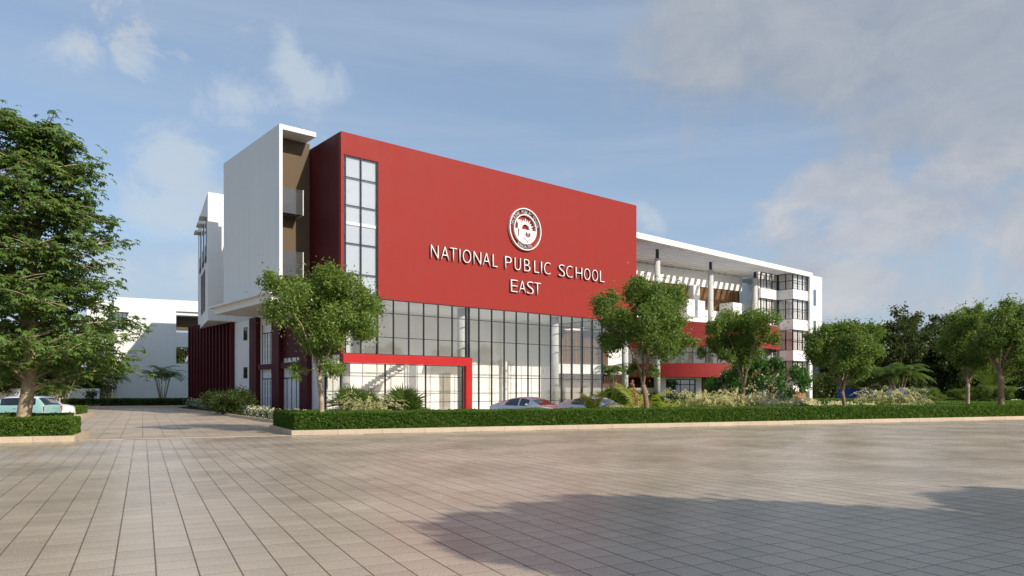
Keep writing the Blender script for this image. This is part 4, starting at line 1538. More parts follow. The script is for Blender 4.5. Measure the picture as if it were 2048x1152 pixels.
# the big tree on the left: tiers of drooping hand-shaped leaves
def big_tree():
    r = np.random.default_rng(5)
    H, R = 12.2, 3.9
    mb = MB()
    lead = [np.array(p) for p in ((0, 0, -0.1), (0.05, 0, 0.9), (0.2, 0.05, 2.1), (0.30, 0.0, 3.6), (0.22, -0.1, 5.2), (0.45, 0, 7.0), (0.55, 0.1, 8.6), (0.7, 0.1, 10.2), (0.4, 0, 11.6))]
    mb.tube(lead, [0.30, 0.24, 0.215, 0.20, 0.18, 0.14, 0.10, 0.06, 0.02], 12)
    for k, (a, z0, z1, d) in enumerate(((2.6, 4.4, 9.6, 1.6), (3.6, 4.8, 10.4, 1.2), (0.8, 5.0, 9.0, 1.4), (5.2, 5.4, 10.2, 1.1), (1.9, 6.2, 11.0, 0.7))):
        s = np.array([0.25, 0, z0]); t = np.array([math.cos(a) * d, math.sin(a) * d, z1])
        mb.tube(bez(s, s * 0.4 + t * 0.6 + np.array([math.cos(a) * .3, math.sin(a) * .3, -0.6]), t, 8), [0.10 * (1 - 0.1 * i) for i in range(9)], 8)
    P, D, tiers = [], [], []
    nb = 78
    for k in range(nb):
        t = (k + 0.5) / nb
        z = 2.3 + t * 9.4
        a = k * 2.399 + r.uniform(-0.3, 0.3)
        prof = 0.90 if z < 4.3 else (0.74 if z < 8.6 else max(0.16, 0.74 - (z - 8.6) / 6.5))
        reach = R * prof * r.uniform(0.62, 1.03)
        i = np.searchsorted([p[2] for p in lead], z) - 1
        i = min(max(i, 0), len(lead) - 2)
        q = (z - lead[i][2]) / (lead[i + 1][2] - lead[i][2])
        s = lead[i] * (1 - q) + lead[i + 1] * q - np.array([0, 0, 0.5])
        tip = np.array([math.cos(a) * reach, math.sin(a) * reach, z + r.uniform(-0.35, 0.9)])
        p = bez(s, s * 0.5 + tip * 0.5 + np.array([0, 0, 0.4]), tip, 8)
        mb.tube(p, [0.07 * (1 - 0.11 * j) for j in range(9)], 6)
        side = np.array([-math.sin(a), math.cos(a), 0])
        for j in range(2, 9):
            for sgn in (-1, 1):
                l = r.uniform(0.35, 1.0) * (0.5 + 0.12 * j) * 0.9
                e_ = p[j] + side * sgn * l + np.array([math.cos(a), math.sin(a), 0]) * l * 0.5 + np.array([0, 0, r.uniform(-0.35, 0.38)])
                mb.tube([p[j], p[j] * 0.5 + e_ * 0.5 + np.array([0, 0, 0.05]), e_], [0.022, 0.014, 0.007], 4)
                m = 11
                w = r.random(m) ** 0.7
                base = p[j][None] * (1 - w[:, None]) + e_[None] * w[:, None]
                P.append(base + r.normal(size=(m, 3)) * np.array([0.17, 0.17, 0.13]))
        P.append(tip + r.normal(size=(14, 3)) * np.array([0.22, 0.22, 0.10]))
    C = np.concatenate(P)
    n = len(C)
    # each point carries a hand of six drooping leaflets
    hands = []
    ax = unit(r.normal(size=(n, 3)) * 0.32 + np.array([0, 0, 1.0]) + unit(C * np.array([1, 1, 0])) * 0.35)
    t1 = unit(np.cross(ax, r.normal(size=(n, 3))))
    t2 = np.cross(ax, t1)
    sz = r.uniform(0.13, 0.22, n)
    for k in range(6):
        a = 2 * math.pi * k / 6 + r.uniform(-0.2, 0.2, n)
        d = t1 * np.cos(a)[:, None] + t2 * np.sin(a)[:, None] - ax * 0.35
        L = sz * r.uniform(0.8, 1.1, n)
        hands.append(leaf_quads(C, d, ax, L, L * 0.42, 0.12))
    V = np.concatenate(hands)
    return mb.mesh('trunk', 'bark_pale', True), quads_mesh('crown', V, 'leaf_big')


BT = big_tree()
plant_tree('shade_tree', BT, -17.65, 25.9, 0.0, 1.0, 0.965, 'big leafy shade tree with layered branches at the left edge, rooted in the clipped hedge')

# forest and garden trees, coarser, further off
S['f1'] = tree_meshes(61, 10.4, 4.3, 2.6, 0.5, 0.2, 55, 1.15, 0.34, 13000, 'leaf_forest', 'bark', 6)
S['f2'] = tree_meshes(62, 9.8, 4.7, 2.2, 0.3, 0.2, 55, 1.2, 0.34, 13000, 'leaf_forest', 'bark', 6)
S['f3'] = tree_meshes(63, 10.9, 4.1, 3.0, 0.8, 0.2, 50, 1.15, 0.32, 13000, 'leaf_forest', 'bark', 5)
FG = 'dense trees closing the view behind the garden'
r_ = random.Random(4)
spots = [(42.5, 104), (49, 101), (55.5, 103), (61, 98), (66.5, 101), (72, 98), (77, 96), (59, 88), (66, 86.5), (73, 90), (52.5, 111), (45.5, 112), (63, 112), (71, 110), (80, 104), (84, 97), (79, 88), (39.5, 110), (92, 100), (88, 90), (45, 93.5), (50.5, 92), (56, 91), (46.5, 100), (52, 97.5)]
wood = in_order([x / y for x, y in spots], '%s tree from the left in the dense dark wood behind the garden')
for k, (x, y) in enumerate(spots):
    s = r_.uniform(0.90, 1.03)
    plant_tree('garden_tree', S['f%d' % (k % 3 + 1)], x, y, r_.uniform(0, 6.3), 1.0, s, wood[k], group=FG)
LG = 'green trees beyond the boundary wall on the left'
left_trees = [(-45.5, 73.5, 0.60), (-48, 77, 0.66), (-49, 74, 0.78), (-54, 76, 0.72), (-60, 80, 0.85), (-56, 83, 0.85), (-53, 88, 0.9), (-64, 90, 1.0), (-50.5, 68, 0.60), (-72, 86, 1.0), (-45.5, 116, 0.85), (-52, 117, 0.95), (-80, 94, 1.0), (-58, 68, 0.7)]
lt = in_order([x / y for x, y, s in left_trees], '%s green tree from the left beyond the boundary wall')
for k, (x, y, s) in enumerate(left_trees):
    plant_tree('garden_tree', S['f%d' % (k % 3 + 1)], x, y, r_.uniform(0, 6.3), s, s, lt[k] if k not in (10, 11) else ('left' if k == 11 else 'right') + ' one of two trees seen through the open gallery of the end block', group=LG if k not in (10, 11) else 'trees seen through the gallery')
# trees on the near side of the street, outside the frame: they shade the paving and show in the glass
SG = 'street trees on the near side, outside the frame'
for k, (x, y, s, mk) in enumerate([(11.7, 1.3, 0.98, 's'), (15.8, -2.2, 1.05, 's'), (19.8, -3.4, 1.1, 's'), (14.9, 7.0, 0.6, 's'), (18.4, 6.2, 0.66, 's')]):
    plant_tree('street_tree', S[mk], x, y, k * 1.3, s, s, ORD[k] + ' of the street trees outside the frame that shade the foreground paving', group=SG)
for k, (x, y) in enumerate([(98, -38), (110, -26), (122, -14), (134, -2), (86, -52), (100, -60), (146, 12), (118, -40), (160, 26)]):
    plant_tree('garden_tree', S['f%d' % (k % 3 + 1)], x, y, k * 0.9, 1.0, 1.0, ORD[k] + ' of the trees across the street mirrored in the glass hall', group='trees across the street reflected in the glass')


# ------------------------------------------------------------------ hedges: leafy shell over a dark core
def hedge(name, pts, h, label, leaf=0.055, dens=900, z0=0.1, group='clipped box hedges', mat='leaf_hedge', far=1.0, top_only=False):
    """pts: convex quadrilateral in world xy, counter-clockwise"""
    P = np.array(pts, float)
    c = P.mean(0)
    e = empty(name, (c[0], c[1], 0), 0, label, 'hedge', group)
    Q = P - c
    inner = []
    for i in range(len(Q)):
        p, a_, b_ = Q[i], Q[i - 1], Q[(i + 1) % len(Q)]
        e1 = (p - a_) / np.linalg.norm(p - a_); e2 = (b_ - p) / np.linalg.norm(b_ - p)
        n1 = np.array([-e1[1], e1[0]]); n2 = np.array([-e2[1], e2[0]])
        m_in = (n1 + n2) / (1 + float(n1 @ n2))
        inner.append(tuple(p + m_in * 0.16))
    MB().prism(inner, z0 - 0.04, h - 0.14).build('shade_core', 'hedge_shade', e)  # solid filler; its near-black colour stands in for shade between the leaves
    r = np.random.default_rng(int(abs(c[0] * 31 + c[1] * 17)) + 3)
    PP, OO = [], []
    n = len(Q)
    for i in range(n):
        a, b = Q[i], Q[(i + 1) % n]
        L = np.linalg.norm(b - a)
        m = int(L * (h - z0) * dens)
        if top_only: m = m // 3
        t = r.random(m); z = z0 + (h - z0) * r.random(m) ** 0.95
        nrm = np.array([(b - a)[1], -(b - a)[0]]) / L
        wob = 0.012 * np.sin(t * L * 2.1 + z * 5) + 0.018 * np.sin(t * L * 9.7 + 1 + np.sin(z * 14) * 2.0)
        inn = -np.abs(r.normal(0, 0.04, m)) + wob
        rough = r.random(m) < 0.03
        inn[rough] += r.uniform(0.02, 0.07, rough.sum())
        xyp = a + (b - a) * t[:, None] + nrm * inn[:, None]
        PP.append(np.column_stack([xyp, z])); OO.append(np.tile([nrm[0], nrm[1], 0.35], (m, 1)))
    # top, over the two triangles of the quad
    def area(a, b, c_): return abs((b - a)[0] * (c_ - a)[1] - (b - a)[1] * (c_ - a)[0]) / 2
    for tri in ((Q[0], Q[1], Q[2]), (Q[0], Q[2], Q[3])):
        m = int(area(*tri) * dens * 0.8)
        u = r.random((m, 2)); fl = u.sum(1) > 1; u[fl] = 1 - u[fl]
        xyp = tri[0] + (tri[1] - tri[0]) * u[:, :1] + (tri[2] - tri[0]) * u[:, 1:]
        z = h + 0.018 * np.sin(xyp[:, 0] * 3.1) + 0.018 * np.sin(xyp[:, 1] * 4.3) - np.abs(r.normal(0, 0.03, m))
        ro = r.random(m) < 0.03
        z[ro] += r.uniform(0.01, 0.06, ro.sum())
        PP.append(np.column_stack([xyp, z])); OO.append(np.tile([0, 0, 0.8], (m, 1)))
    PP, OO = np.concatenate(PP), np.concatenate(OO)
    me = quads_mesh('foliage', scatter_leaves(PP, OO, leaf, r, 0.5, 0.6), mat)
    o = link_obj('foliage', me, e)
    tag(o, kind='stuff')
    return e


principled('hedge_shade', (0.012, 0.022, 0.006), 0.9, 0.1, var=0.3, vscale=8)

k2 = lambda u, v: xy(FK.w(u, v))
hedge('box_hedge', [k2(0.14, 0.14), k2(10, 0.14), k2(10, 2.9), k2(-0.18, 2.9)], 0.87, 'clipped hedge at the near left end of the long planter, under the slender tree', 0.07, 2200)
hedge('box_hedge', [k2(-0.19, 2.95), k2(2.6, 2.95), k2(2.2, 4.9), k2(-0.42, 4.9)], 0.86, 'short hedge return running back along the drive from the near end', 0.07, 1800)
hedge('box_hedge', [k2(10.0, 0.14), k2(24, 0.14), k2(24, 2.9), k2(10.0, 2.9)], 0.87, 'clipped hedge of the long planter in front of the silver cars', 0.075, 1800)
hedge('box_hedge', [k2(24.0, 0.14), k2(44, 0.14), k2(44, 2.9), k2(24.0, 2.9)], 0.87, 'clipped hedge of the long planter running out to the right edge', 0.09, 1200)
hedge('box_hedge', [k2(44.0, 0.14), k2(72, 0.14), k2(72, 2.9), k2(44.0, 2.9)], 0.87, 'far end of the clipped hedge, beyond the right edge', 0.12, 500)
hedge('box_hedge', [k2(31.5, 5.0), k2(62, 5.0), k2(62, 7.2), k2(31.5, 7.2)], 0.86, 'second row of clipped hedge behind the first, on the right', 0.12, 700, 0.0)
hedge('box_hedge', [k2(33, 11.0), k2(66, 11.0), k2(66, 14), k2(33, 14)], 0.84, 'third row of clipped hedge, at the foot of the trees on the right', 0.14, 500, 0.0)
hedge('box_hedge', [k2(26, 22.5), k2(70, 22.5), k2(70, 25.5), k2(26, 25.5)], 0.9, 'long dark hedge at the edge of the wood on the right', 0.17, 300, 0.0)
l2 = lambda u, v: xy(FL.w(u, v))
hedge('box_hedge', [l2(-12, 0.14), l2(-0.14, 0.14), l2(-0.14, 2.0), l2(-12, 2.0)], 0.82, 'clipped hedge in the left planter at the foot of the big tree', 0.066, 2400)
hedge('box_hedge', [l2(-5.5, 2.1), l2(-0.5, 2.1), l2(-0.5, 2.75), l2(-5.5, 2.75)], 0.92, 'narrow hedge behind the big tree in front of the mint car', 0.07, 1500)
hedge('box_hedge', [(-34, 45.4), (-27.9, 45.9), (-29.4, 49.8), (-34, 49.6)], 0.72, 'small hedge behind the nose of the white car', 0.09, 400, 0.15)


# ------------------------------------------------------------------ ferns, palms, grasses, flowers
def frond_mesh(name, L, W, n, droop, mat, seed=0, rise=0.7, lw=0.035):
    """feather leaf: arching midrib with two rows of leaflets, along +x"""
    r = np.random.default_rng(seed)
    t = np.linspace(0.0, 1, n)
    ang = rise - droop * t
    seg = L / n
    X = np.cumsum(np.cos(ang)) * seg
    Z = np.cumsum(np.sin(ang)) * seg
    C = np.stack([X, np.zeros(n), Z], 1)
    T = np.stack([np.cos(ang), np.zeros(n), np.sin(ang)], 1)
    out = []
    for sgn in (-1, 1):
        w = W * np.sin(np.pi * (0.14 + 0.84 * t)) ** 0.7
        d = T * 0.65 + np.array([0, sgn, 0]) * 1.0 + np.array([0, 0, -0.25]) + r.normal(size=(n, 3)) * 0.08
        N_ = np.stack([-np.sin(ang), np.zeros(n) + sgn * 0.3, np.cos(ang)], 1)
        out.append(leaf_quads(C, d, N_, w, np.full(n, lw), 0.2))
    # midrib as slim quads
    s = np.array([0, 0.012, 0])
    rib = np.stack([C[:-1] - s, C[:-1] + s, C[1:] + s * 0.8, C[1:] - s * 0.8], 1)
    stem0 = np.array([[[0, -0.015, 0], [0, 0.015, 0], C[0] + s, C[0] - s]])
    return quads_mesh(name, np.concatenate(out + [rib, stem0]), mat)


def fan_mesh(name, L, n, mat, seed=0, stalk=0.5):
    """fan leaf on a stalk along +x/+z"""
    r = np.random.default_rng(seed)
    a = np.linspace(-1.5, 1.5, n)
    base = np.array([stalk * 0.75, 0, stalk * 0.66])
    f = np.array([0.75, 0, 0.66]); s = np.array([0, 1.0, 0]); nn = np.cross(f, s)
    D = np.cos(a)[:, None] * f + np.sin(a)[:, None] * s + r.normal(size=(n, 3)) * 0.06
    V = leaf_quads(np.tile(base, (n, 1)), D, np.tile(nn, (n, 1)), L * r.uniform(0.85, 1.05, n), np.full(n, L * 0.10), 0.3)
    st = np.array([[[0, -0.012, 0], [0, 0.012, 0], base + np.array([0, 0.012, 0]), base - np.array([0, 0.012, 0])]])
    return quads_mesh(name, np.concatenate([V, st]), mat)


FRONDS = {
    'palm': [frond_mesh('frond', 2.0, 0.42, 34, 1.5, 'leaf_palm', 1), frond_mesh('frond', 1.8, 0.40, 30, 1.9, 'leaf_palm', 2, 1.0)],
    'yellow': [frond_mesh('frond', 1.5, 0.34, 30, 1.3, 'leaf_yellow', 3, 1.1), frond_mesh('frond', 1.6, 0.34, 30, 1.7, 'leaf_yellow', 4, 0.9)],
    'lime': [frond_mesh('frond', 1.0, 0.20, 26, 1.2, 'leaf_lime', 5, 0.9, 0.05), frond_mesh('frond', 0.9, 0.2, 26, 1.6, 'leaf_lime', 6, 0.7, 0.05)],
    'fan': [fan_mesh('fan_leaf', 0.50, 19, 'leaf_palm', 7), fan_mesh('fan_leaf', 0.55, 19, 'leaf_palm', 8, 0.35)],
}


def palm(x, y, h, stems, kind, n, sc, label, group=None, z=0.0, name='areca_palm', spread=0.35, cat='palm', seed=0, tilt=(0.1, 1.0)):
    r = random.Random(seed + int(x * 13 + y * 7))
    e = empty(name, (x, y, z), 0, label, cat, group)
    for s in range(stems):
        a = 2 * math.pi * s / max(1, stems) + r.uniform(-0.4, 0.4)
        hh = h * r.uniform(0.72, 1.0) if stems > 1 else h
        b = np.array([math.cos(a), math.sin(a), 0]) * (spread * 0.35 if stems > 1 else 0)
        t = np.array([math.cos(a) * spread * hh * 0.5, math.sin(a) * spread * hh * 0.5, hh]) if stems > 1 else np.array([0, 0, hh])
        if hh > 0.3:
            MB().tube(bez(b, b * 0.6 + t * 0.4 + np.array([0, 0, hh * 0.15]), t, 6), [0.055 * sc * (1 - 0.05 * i) for i in range(7)], 7).build('stem', 'bark_pale', e, True)
        k = max(4, n // stems)
        for i in range(k):
            key = 'frond' if kind != 'fan' else 'fan_leaf'
            o = link_obj(key, FRONDS[kind][r.randrange(2)], e, tuple(t))
            el = r.uniform(*tilt)
            o.rotation_euler = (r.uniform(-0.15, 0.15), -el * 0.6 + 0.25, 2 * math.pi * (i + r.uniform(-0.3, 0.3)) / k)
            q = sc * r.uniform(0.85, 1.1)
            o.scale = (q, q, q)
    return e


def shrub_mesh(seed, R, H, leaf, n, mats, flower=0.0, aspect=0.5, fsize=1.0):
    r = np.random.default_rng(seed)
    k = 16
    C = unit(r.normal(size=(k, 3))) * np.array([R * 0.62, R * 0.62, H * 0.34]) * r.uniform(0.4, 1, (k, 1)) + np.array([0, 0, H * 0.52])
    idx = r.integers(0, k, n)
    P = C[idx] + r.normal(size=(n, 3)) * np.array([R, R, H * 0.6]) * 0.17
    P[:, 2] = np.maximum(P[:, 2], 0.04)
    O = unit(P - np.array([0, 0, H * 0.3]))
    V = scatter_leaves(P, O, leaf, r, 0.7, aspect)
    mi = np.zeros(n)
    if flower:
        # flowers sit on the outside of the bush
        far_ = np.linalg.norm((P - np.array([0, 0, H * 0.45])) / np.array([R, R, H * 0.55]), axis=1)
        cand = np.argsort(-far_)[: int(n * flower)]
        mi[cand] = 1
        V[cand] = scatter_leaves(P[cand] + O[cand] * leaf * 0.4, O[cand], leaf * fsize, r, 1.5, 0.95)
    return quads_mesh('foliage', V, mats, mi)


def bush(mesh, x, y, sc, label, group=None, name='shrub', cat='shrub', z=0.0, rz=None, stems=True):
    e = empty(name, (x, y, z), (x * 3.1 + y * 1.7) % 6.28 if rz is None else rz, label, cat, group)
    link_obj('foliage', mesh, e)
    if isinstance(sc, (int, float)): sc = (sc, sc, sc)
    e.scale = sc
    return e


def grass_mesh(seed, H, R, n_blade, n_plume):
    r = np.random.default_rng(seed)
    V, mi = [], []

    def arc(P0, a, L, rise, droop, w0, w1, m):
        ang = rise
        seg = L / 5
        p = np.array(P0, float)
        d2 = np.array([math.cos(a), math.sin(a), 0])
        s = np.array([-math.sin(a), math.cos(a), 0])
        for k in range(5):
            q = p + (d2 * math.cos(ang) + np.array([0, 0, math.sin(ang)])) * seg
            wa = w0 + (w1 - w0) * k / 5
            wb = w0 + (w1 - w0) * (k + 1) / 5
            V.append([p - s * wa, p + s * wa, q + s * wb, q - s * wb]); mi.append(m)
            p = q
            ang -= droop / 5
        return p, ang, a
    for _ in range(n_blade):
        a = r.uniform(0, 6.28)
        b = r.uniform(0, 0.14)
        arc((math.cos(a) * b, math.sin(a) * b, 0), a, H * r.uniform(0.6, 1.0), r.uniform(1.0, 1.5), r.uniform(0.9, 2.0), 0.009, 0.003, 0)
    for _ in range(n_plume):
        a = r.uniform(0, 6.28)
        b = r.uniform(0, 0.12)
        p, ang, aa = arc((math.cos(a) * b, math.sin(a) * b, 0), a, H * r.uniform(0.75, 1.05), r.uniform(1.0, 1.5), r.uniform(0.4, 1.1), 0.005, 0.003, 0)
        d2 = np.array([math.cos(aa), math.sin(aa), 0])
        # plume: a bottle brush of short bristles
        L = r.uniform(0.30, 0.46)
        for k in range(26):
            t = k / 26
            c = p + (d2 * math.cos(ang - t * 0.9) + np.array([0, 0, math.sin(ang - t * 0.9)])) * L * t
            dirn_ = unit(r.normal(size=3) + d2 * 0.8)
            s = np.cross(dirn_, [0, 0, 1.0]); s = s / (np.linalg.norm(s) + 1e-6)
            w = 0.050 * math.sin(math.pi * (0.12 + 0.8 * t))
            V.append([c, c + dirn_ * w * 0.7 + s * 0.017, c + dirn_ * w * 1.3, c + dirn_ * w * 0.7 - s * 0.017]); mi.append(1)
    return quads_mesh('grass_blades', np.array(V), ['leaf_grass', 'plume'], np.array(mi))


GR = [grass_mesh(1, 1.15, 0.5, 170, 44), grass_mesh(2, 1.05, 0.5, 150, 50), grass_mesh(3, 1.2, 0.5, 230, 22)]


def at(px, Y):
    return ((px - 1024) / F * Y, Y)


def grass(px, Y, sc, kind, label, group, z=0.1):
    x, y = at(px, Y)
    e = empty('fountain_grass', (x, y, z), px * 0.7, label, 'ornamental grass', group)
    link_obj('grass_blades', GR[kind], e)
    e.scale = (sc * 1.25, sc * 1.25, sc * 1.25)
    return e


# near group by the glass corner
GL = 'pale fountain grass clumps between the fan palms at the near end of the hedge'
row = ((716, 33.4, 1.0, 0), (738, 33.2, 1.2, 1), (757, 33.7, 1.1, 0), (776, 33.5, 0.95, 1), (746, 32.8, 0.85, 0))
nm = in_order([q[0] for q in row], '%s pale fountain grass clump from the left, between the fan palms near the glass corner')
for (px, Y, s, k), lab in zip(row, nm):
    grass(px, Y, s * 0.95, k, lab, GL)
GL = 'pale fountain grass clumps in front of the entrance door'
row = ((1368, 41.5, 1.15, 2), (1388, 41.0, 1.1, 2), (1408, 41.6, 1.30, 0), (1432, 41.2, 1.25, 1), (1452, 41.4, 1.1, 0), (1476, 41.6, 1.35, 1), (1500, 41.8, 1.15, 0), (1380, 42.5, 1.0, 2), (1420, 42.5, 1.1, 0), (1492, 42.8, 1.1, 1))
nm = in_order([q[0] for q in row], '%s pale fountain grass clump from the left, before the entrance door of the drum')
for (px, Y, s, k), lab in zip(row, nm):
    grass(px, Y, s, k, lab, GL)
GL = 'pale fountain grass clumps right of the low tree'
row = ((1752, 46.2, 1.2, 1), (1768, 46.0, 1.4, 0), (1786, 46.4, 1.45, 1), (1804, 46.4, 1.35, 0), (1820, 46.8, 1.2, 1), (1796, 45.6, 1.0, 0))
nm = in_order([q[0] for q in row], '%s pale fountain grass clump from the left, right of the low street tree')
for (px, Y, s, k), lab in zip(row, nm):
    grass(px, Y, s, k, lab, GL)

# fan palms
PG = 'dark green fan palms at the foot of the glass hall'
row = ((700, 34.6, 0.40, 1.65, 30), (738, 35.2, 0.35, 1.45, 26))
nm = in_order([q[0] for q in row], '%s spiky fan palm from the left, left of the pale grass by the glass corner')
for (px, Y, h, s, n), lab in zip(row, nm):
    palm(*at(px, Y), h, 1, 'fan', n, s, lab, PG, 0.1, 'fan_palm', seed=int(px), tilt=(-0.6, 1.8))
row = ((806, 34.8, 0.42, 1.70, 32), (824, 34.4, 0.25, 1.2, 24), (780, 35.4, 0.25, 1.1, 20))
nm = in_order([q[0] for q in row], '%s spiky fan palm from the left, of those right of the pale grass')
for (px, Y, h, s, n), lab in zip(row, nm):
    palm(*at(px, Y), h, 1, 'fan', n, s, lab, PG, 0.1, 'fan_palm', seed=int(px), tilt=(-0.6, 1.8))
PG2 = 'dark green fan palms beyond the second silver car'
row = ((1226, 43, 0.6, 1.7, 30), (1248, 44, 0.6, 1.65, 30), (1208, 44, 0.5, 1.4, 24), (1298, 46, 0.6, 1.7, 26))
nm = in_order([q[0] for q in row], '%s spiky fan palm from the left, under the tan ledge wall')
for (px, Y, h, s, n), lab in zip(row, nm):
    palm(*at(px, Y), h, 1, 'fan', n, s, lab, PG2, 0.0, 'fan_palm', seed=int(px), tilt=(-0.6, 1.8))
# yellow green palms
palm(*at(1186, 37.0), 0.15, 1, 'yellow', 14, 1.25, 'upright yellow green young palm in front of the second silver car', None, 0.1, 'young_palm', tilt=(0.9, 1.7))
palm(*at(1274, 40.0), 0.15, 1, 'yellow', 16, 1.6, 'arching yellow palm left of the tall forked tree trunk', None, 0.1, 'young_palm', tilt=(0.0, 1.3))
palm(*at(1318, 40.5), 0.15, 1, 'yellow', 11, 1.3, 'small arching yellow palm just right of the tall forked tree trunk', None, 0.1, 'young_palm', tilt=(0.0, 1.0))
palm(*at(1334, 39.0), 0.05, 1, 'lime', 24, 1.7, 'bright lime green fern right of the tall forked tree', None, 0.1, 'fern', cat='fern', tilt=(0.2, 1.5))
palm(*at(1354, 38.8), 0.02, 1, 'lime', 16, 1.1, 'smaller lime green fern beside the larger one, by the pale grasses', None, 0.1, 'fern', cat='fern', tilt=(0.2, 1.3))
palm(*at(1240, 38.0), 0.02, 1, 'lime', 14, 0.6, 'small lime fern low behind the hedge, right of the second silver car', None, 0.1, 'fern', cat='fern', tilt=(0.0, 1.0))
# pink bract plant
m = MB()
x, y = at(1268, 39.5)
e = empty('ginger_plant', (x, y, 0.1), 0, 'tall plant with a leaning pinkish flower spike left of the forked tree trunk', 'flower')
V = []
r9 = np.random.default_rng(3)
for k in range(60):
    t = k / 60
    c = np.array([-0.35 * t + 0.25, 0, 0.9 + 1.25 * t])
    V.append((c, unit(r9.normal(size=3) + np.array([-0.6, 0, 1.6]))))
Cc = np.array([v[0] for v in V]); Dd = np.array([v[1] for v in V])
link_obj('bracts', quads_mesh('bracts', leaf_quads(Cc, Dd, r9.normal(size=(60, 3)), np.linspace(0.34, 0.2, 60), np.full(60, 0.07)), 'pink_bract'), e)
MB().tube([(0.35, 0, 0), (0.28, 0, 0.7), (-0.1, 0, 2.1)], [0.02, 0.018, 0.01], 6).build('stem', 'bark', e)

# frangipani
FRG = tree_meshes(81, 3.7, 3.1, 0.7, 1.0, 0.12, 34, 0.75, 0.20, 9000, 'leaf_frangipani', 'bark_pale', 6)
fl = shrub_mesh(5, 3.0, 3.9, 0.16, 230, ['petal_cream', 'petal_cream'], 0.0, 0.9)
e = plant_tree('frangipani_tree', FRG, *at(1528, 49.5), 1.0, 0.86, 1.08, 'broad low frangipani with glossy leaves and cream blossoms in front of the drum', 'tree')
link_obj('blossoms', fl, e, (0, 0, 0.25))
e = plant_tree('frangipani_tree', FRG, *at(1466, 51.5), 2.4, 0.55, 0.92, 'smaller frangipani partly hidden behind the round street tree', 'tree')
link_obj('blossoms', fl, e, (0, 0, 0.25))

# flower borders
SH = {
    'grey': shrub_mesh(11, 0.62, 0.62, 0.085, 1500, ['leaf_blue', 'petal_cream'], 0.05),
    'cream': shrub_mesh(12, 0.6, 0.6, 0.085, 1300, ['leaf_shrub', 'petal_cream'], 0.16, fsize=1.2),
    'lime': shrub_mesh(13, 0.6, 0.6, 0.13, 900, ['leaf_lime', 'petal_cream'], 0.03, 0.6),
    'mauve': shrub_mesh(14, 0.6, 0.5, 0.08, 1300, ['leaf_shrub', 'petal_mauve'], 0.20, fsize=1.1),
    'dark': shrub_mesh(15, 0.9, 1.0, 0.13, 1500, ['leaf_forest', 'leaf_forest'], 0.0, 0.28),
    'agave': None,
}
kinds = {'grey': 'grey shrub', 'cream': 'cream flecked shrub', 'lime': 'light green shrub', 'mauve': 'mauve flowered shrub', 'dark': 'dark shrub'}
rs = random.Random(12)


def border(spec, where, group):
    labels = {}
    for kd in {q[2] for q in spec}:
        idx = [i for i, q in enumerate(spec) if q[2] == kd]
        for i, lb in zip(idx, in_order([spec[i][0] for i in idx], '%s ' + kinds[kd] + ' from the left ' + where)):
            labels[i] = lb
    for i, (px, Y, kind, s) in enumerate(spec):
        x, y = at(px, Y)
        bush(SH[kind], x, y, (s, s, s * rs.uniform(0.85, 1.1)), labels[i], group + ', ' + kinds[kind], z=0.08, name='flowering_shrub' if kind in ('cream', 'mauve') else 'shrub')


border([(px, 33.9 + (px - 600) * 0.004 + rs.uniform(-0.2, 0.2), 'cream', rs.uniform(0.85, 1.15)) for px in range(596, 705, 17)], 'behind the near end of the hedge', 'low shrubs near the left end of the hedge')
border([(px, 35.0 + rs.uniform(-0.2, 0.2), 'cream', rs.uniform(0.8, 1.1)) for px in range(826, 1000, 18)], 'by the red frame', 'low shrubs by the red frame')
border([(px, 36.8 + rs.uniform(-0.3, 0.3), rs.choice(['cream', 'grey', 'cream']), rs.uniform(0.7, 1.0)) for px in range(1010, 1170, 22)], 'before the silver cars', 'low shrubs before the silver cars')
border([(px, 38.6 + rs.uniform(-0.4, 0.4), rs.choice(['cream', 'grey', 'lime', 'grey']), rs.uniform(0.9, 1.35)) for px in range(1200, 1372, 15)], 'by the tall forked tree', 'shrubs by the forked tree')
border([(px, 43.0 + rs.uniform(-0.5, 0.5), rs.choice(['lime', 'cream', 'lime', 'grey']), rs.uniform(1.3, 1.9)) for px in range(1505, 1625, 15)], 'under the frangipani', 'shrubs under the frangipani')
border([(px, 41.5 + rs.uniform(-0.3, 0.3), rs.choice(['mauve', 'grey', 'mauve']), rs.uniform(0.9, 1.2)) for px in range(1495, 1660, 16)], 'low behind the hedge before the frangipani', 'low mauve border')
border([(px, 44.2 + rs.uniform(-0.6, 0.6), rs.choice(['cream', 'mauve', 'cream', 'grey']), rs.uniform(1.2, 1.7)) for px in range(1640, 1830, 17)], 'by the low street tree', 'shrubs round the low street tree')
border([(px, 66 + rs.uniform(-1, 1), 'cream', rs.uniform(1.1, 1.7)) for px in range(1955, 2090, 16)], 'at the edge of the wood', 'flowering shrubs at the edge of the wood')
for px, Y, s in ((1152, 37.3, 0.8), (1128, 37.6, 0.6)):
    x, y = at(px, Y)
    e = empty('agave', (x, y, 0.1), px, 'spiky grey green agave ' + ('at the tail of the first silver car' if px > 1140 else 'between the silver cars, the smaller one'), 'plant')
    n = 70
    a = r9.uniform(0, 6.28, n); el = r9.uniform(0.35, 1.5, n)
    D = np.stack([np.cos(a) * np.cos(el), np.sin(a) * np.cos(el), np.sin(el)], 1)
    link_obj('leaves', quads_mesh('leaves', leaf_quads(np.zeros((n, 3)), D, np.tile([0.1, 0, 1.0], (n, 1)), r9.uniform(0.8, 1.2, n), np.full(n, 0.05), 0.3), 'leaf_blue'), e)
    e.scale = (s, s, s)

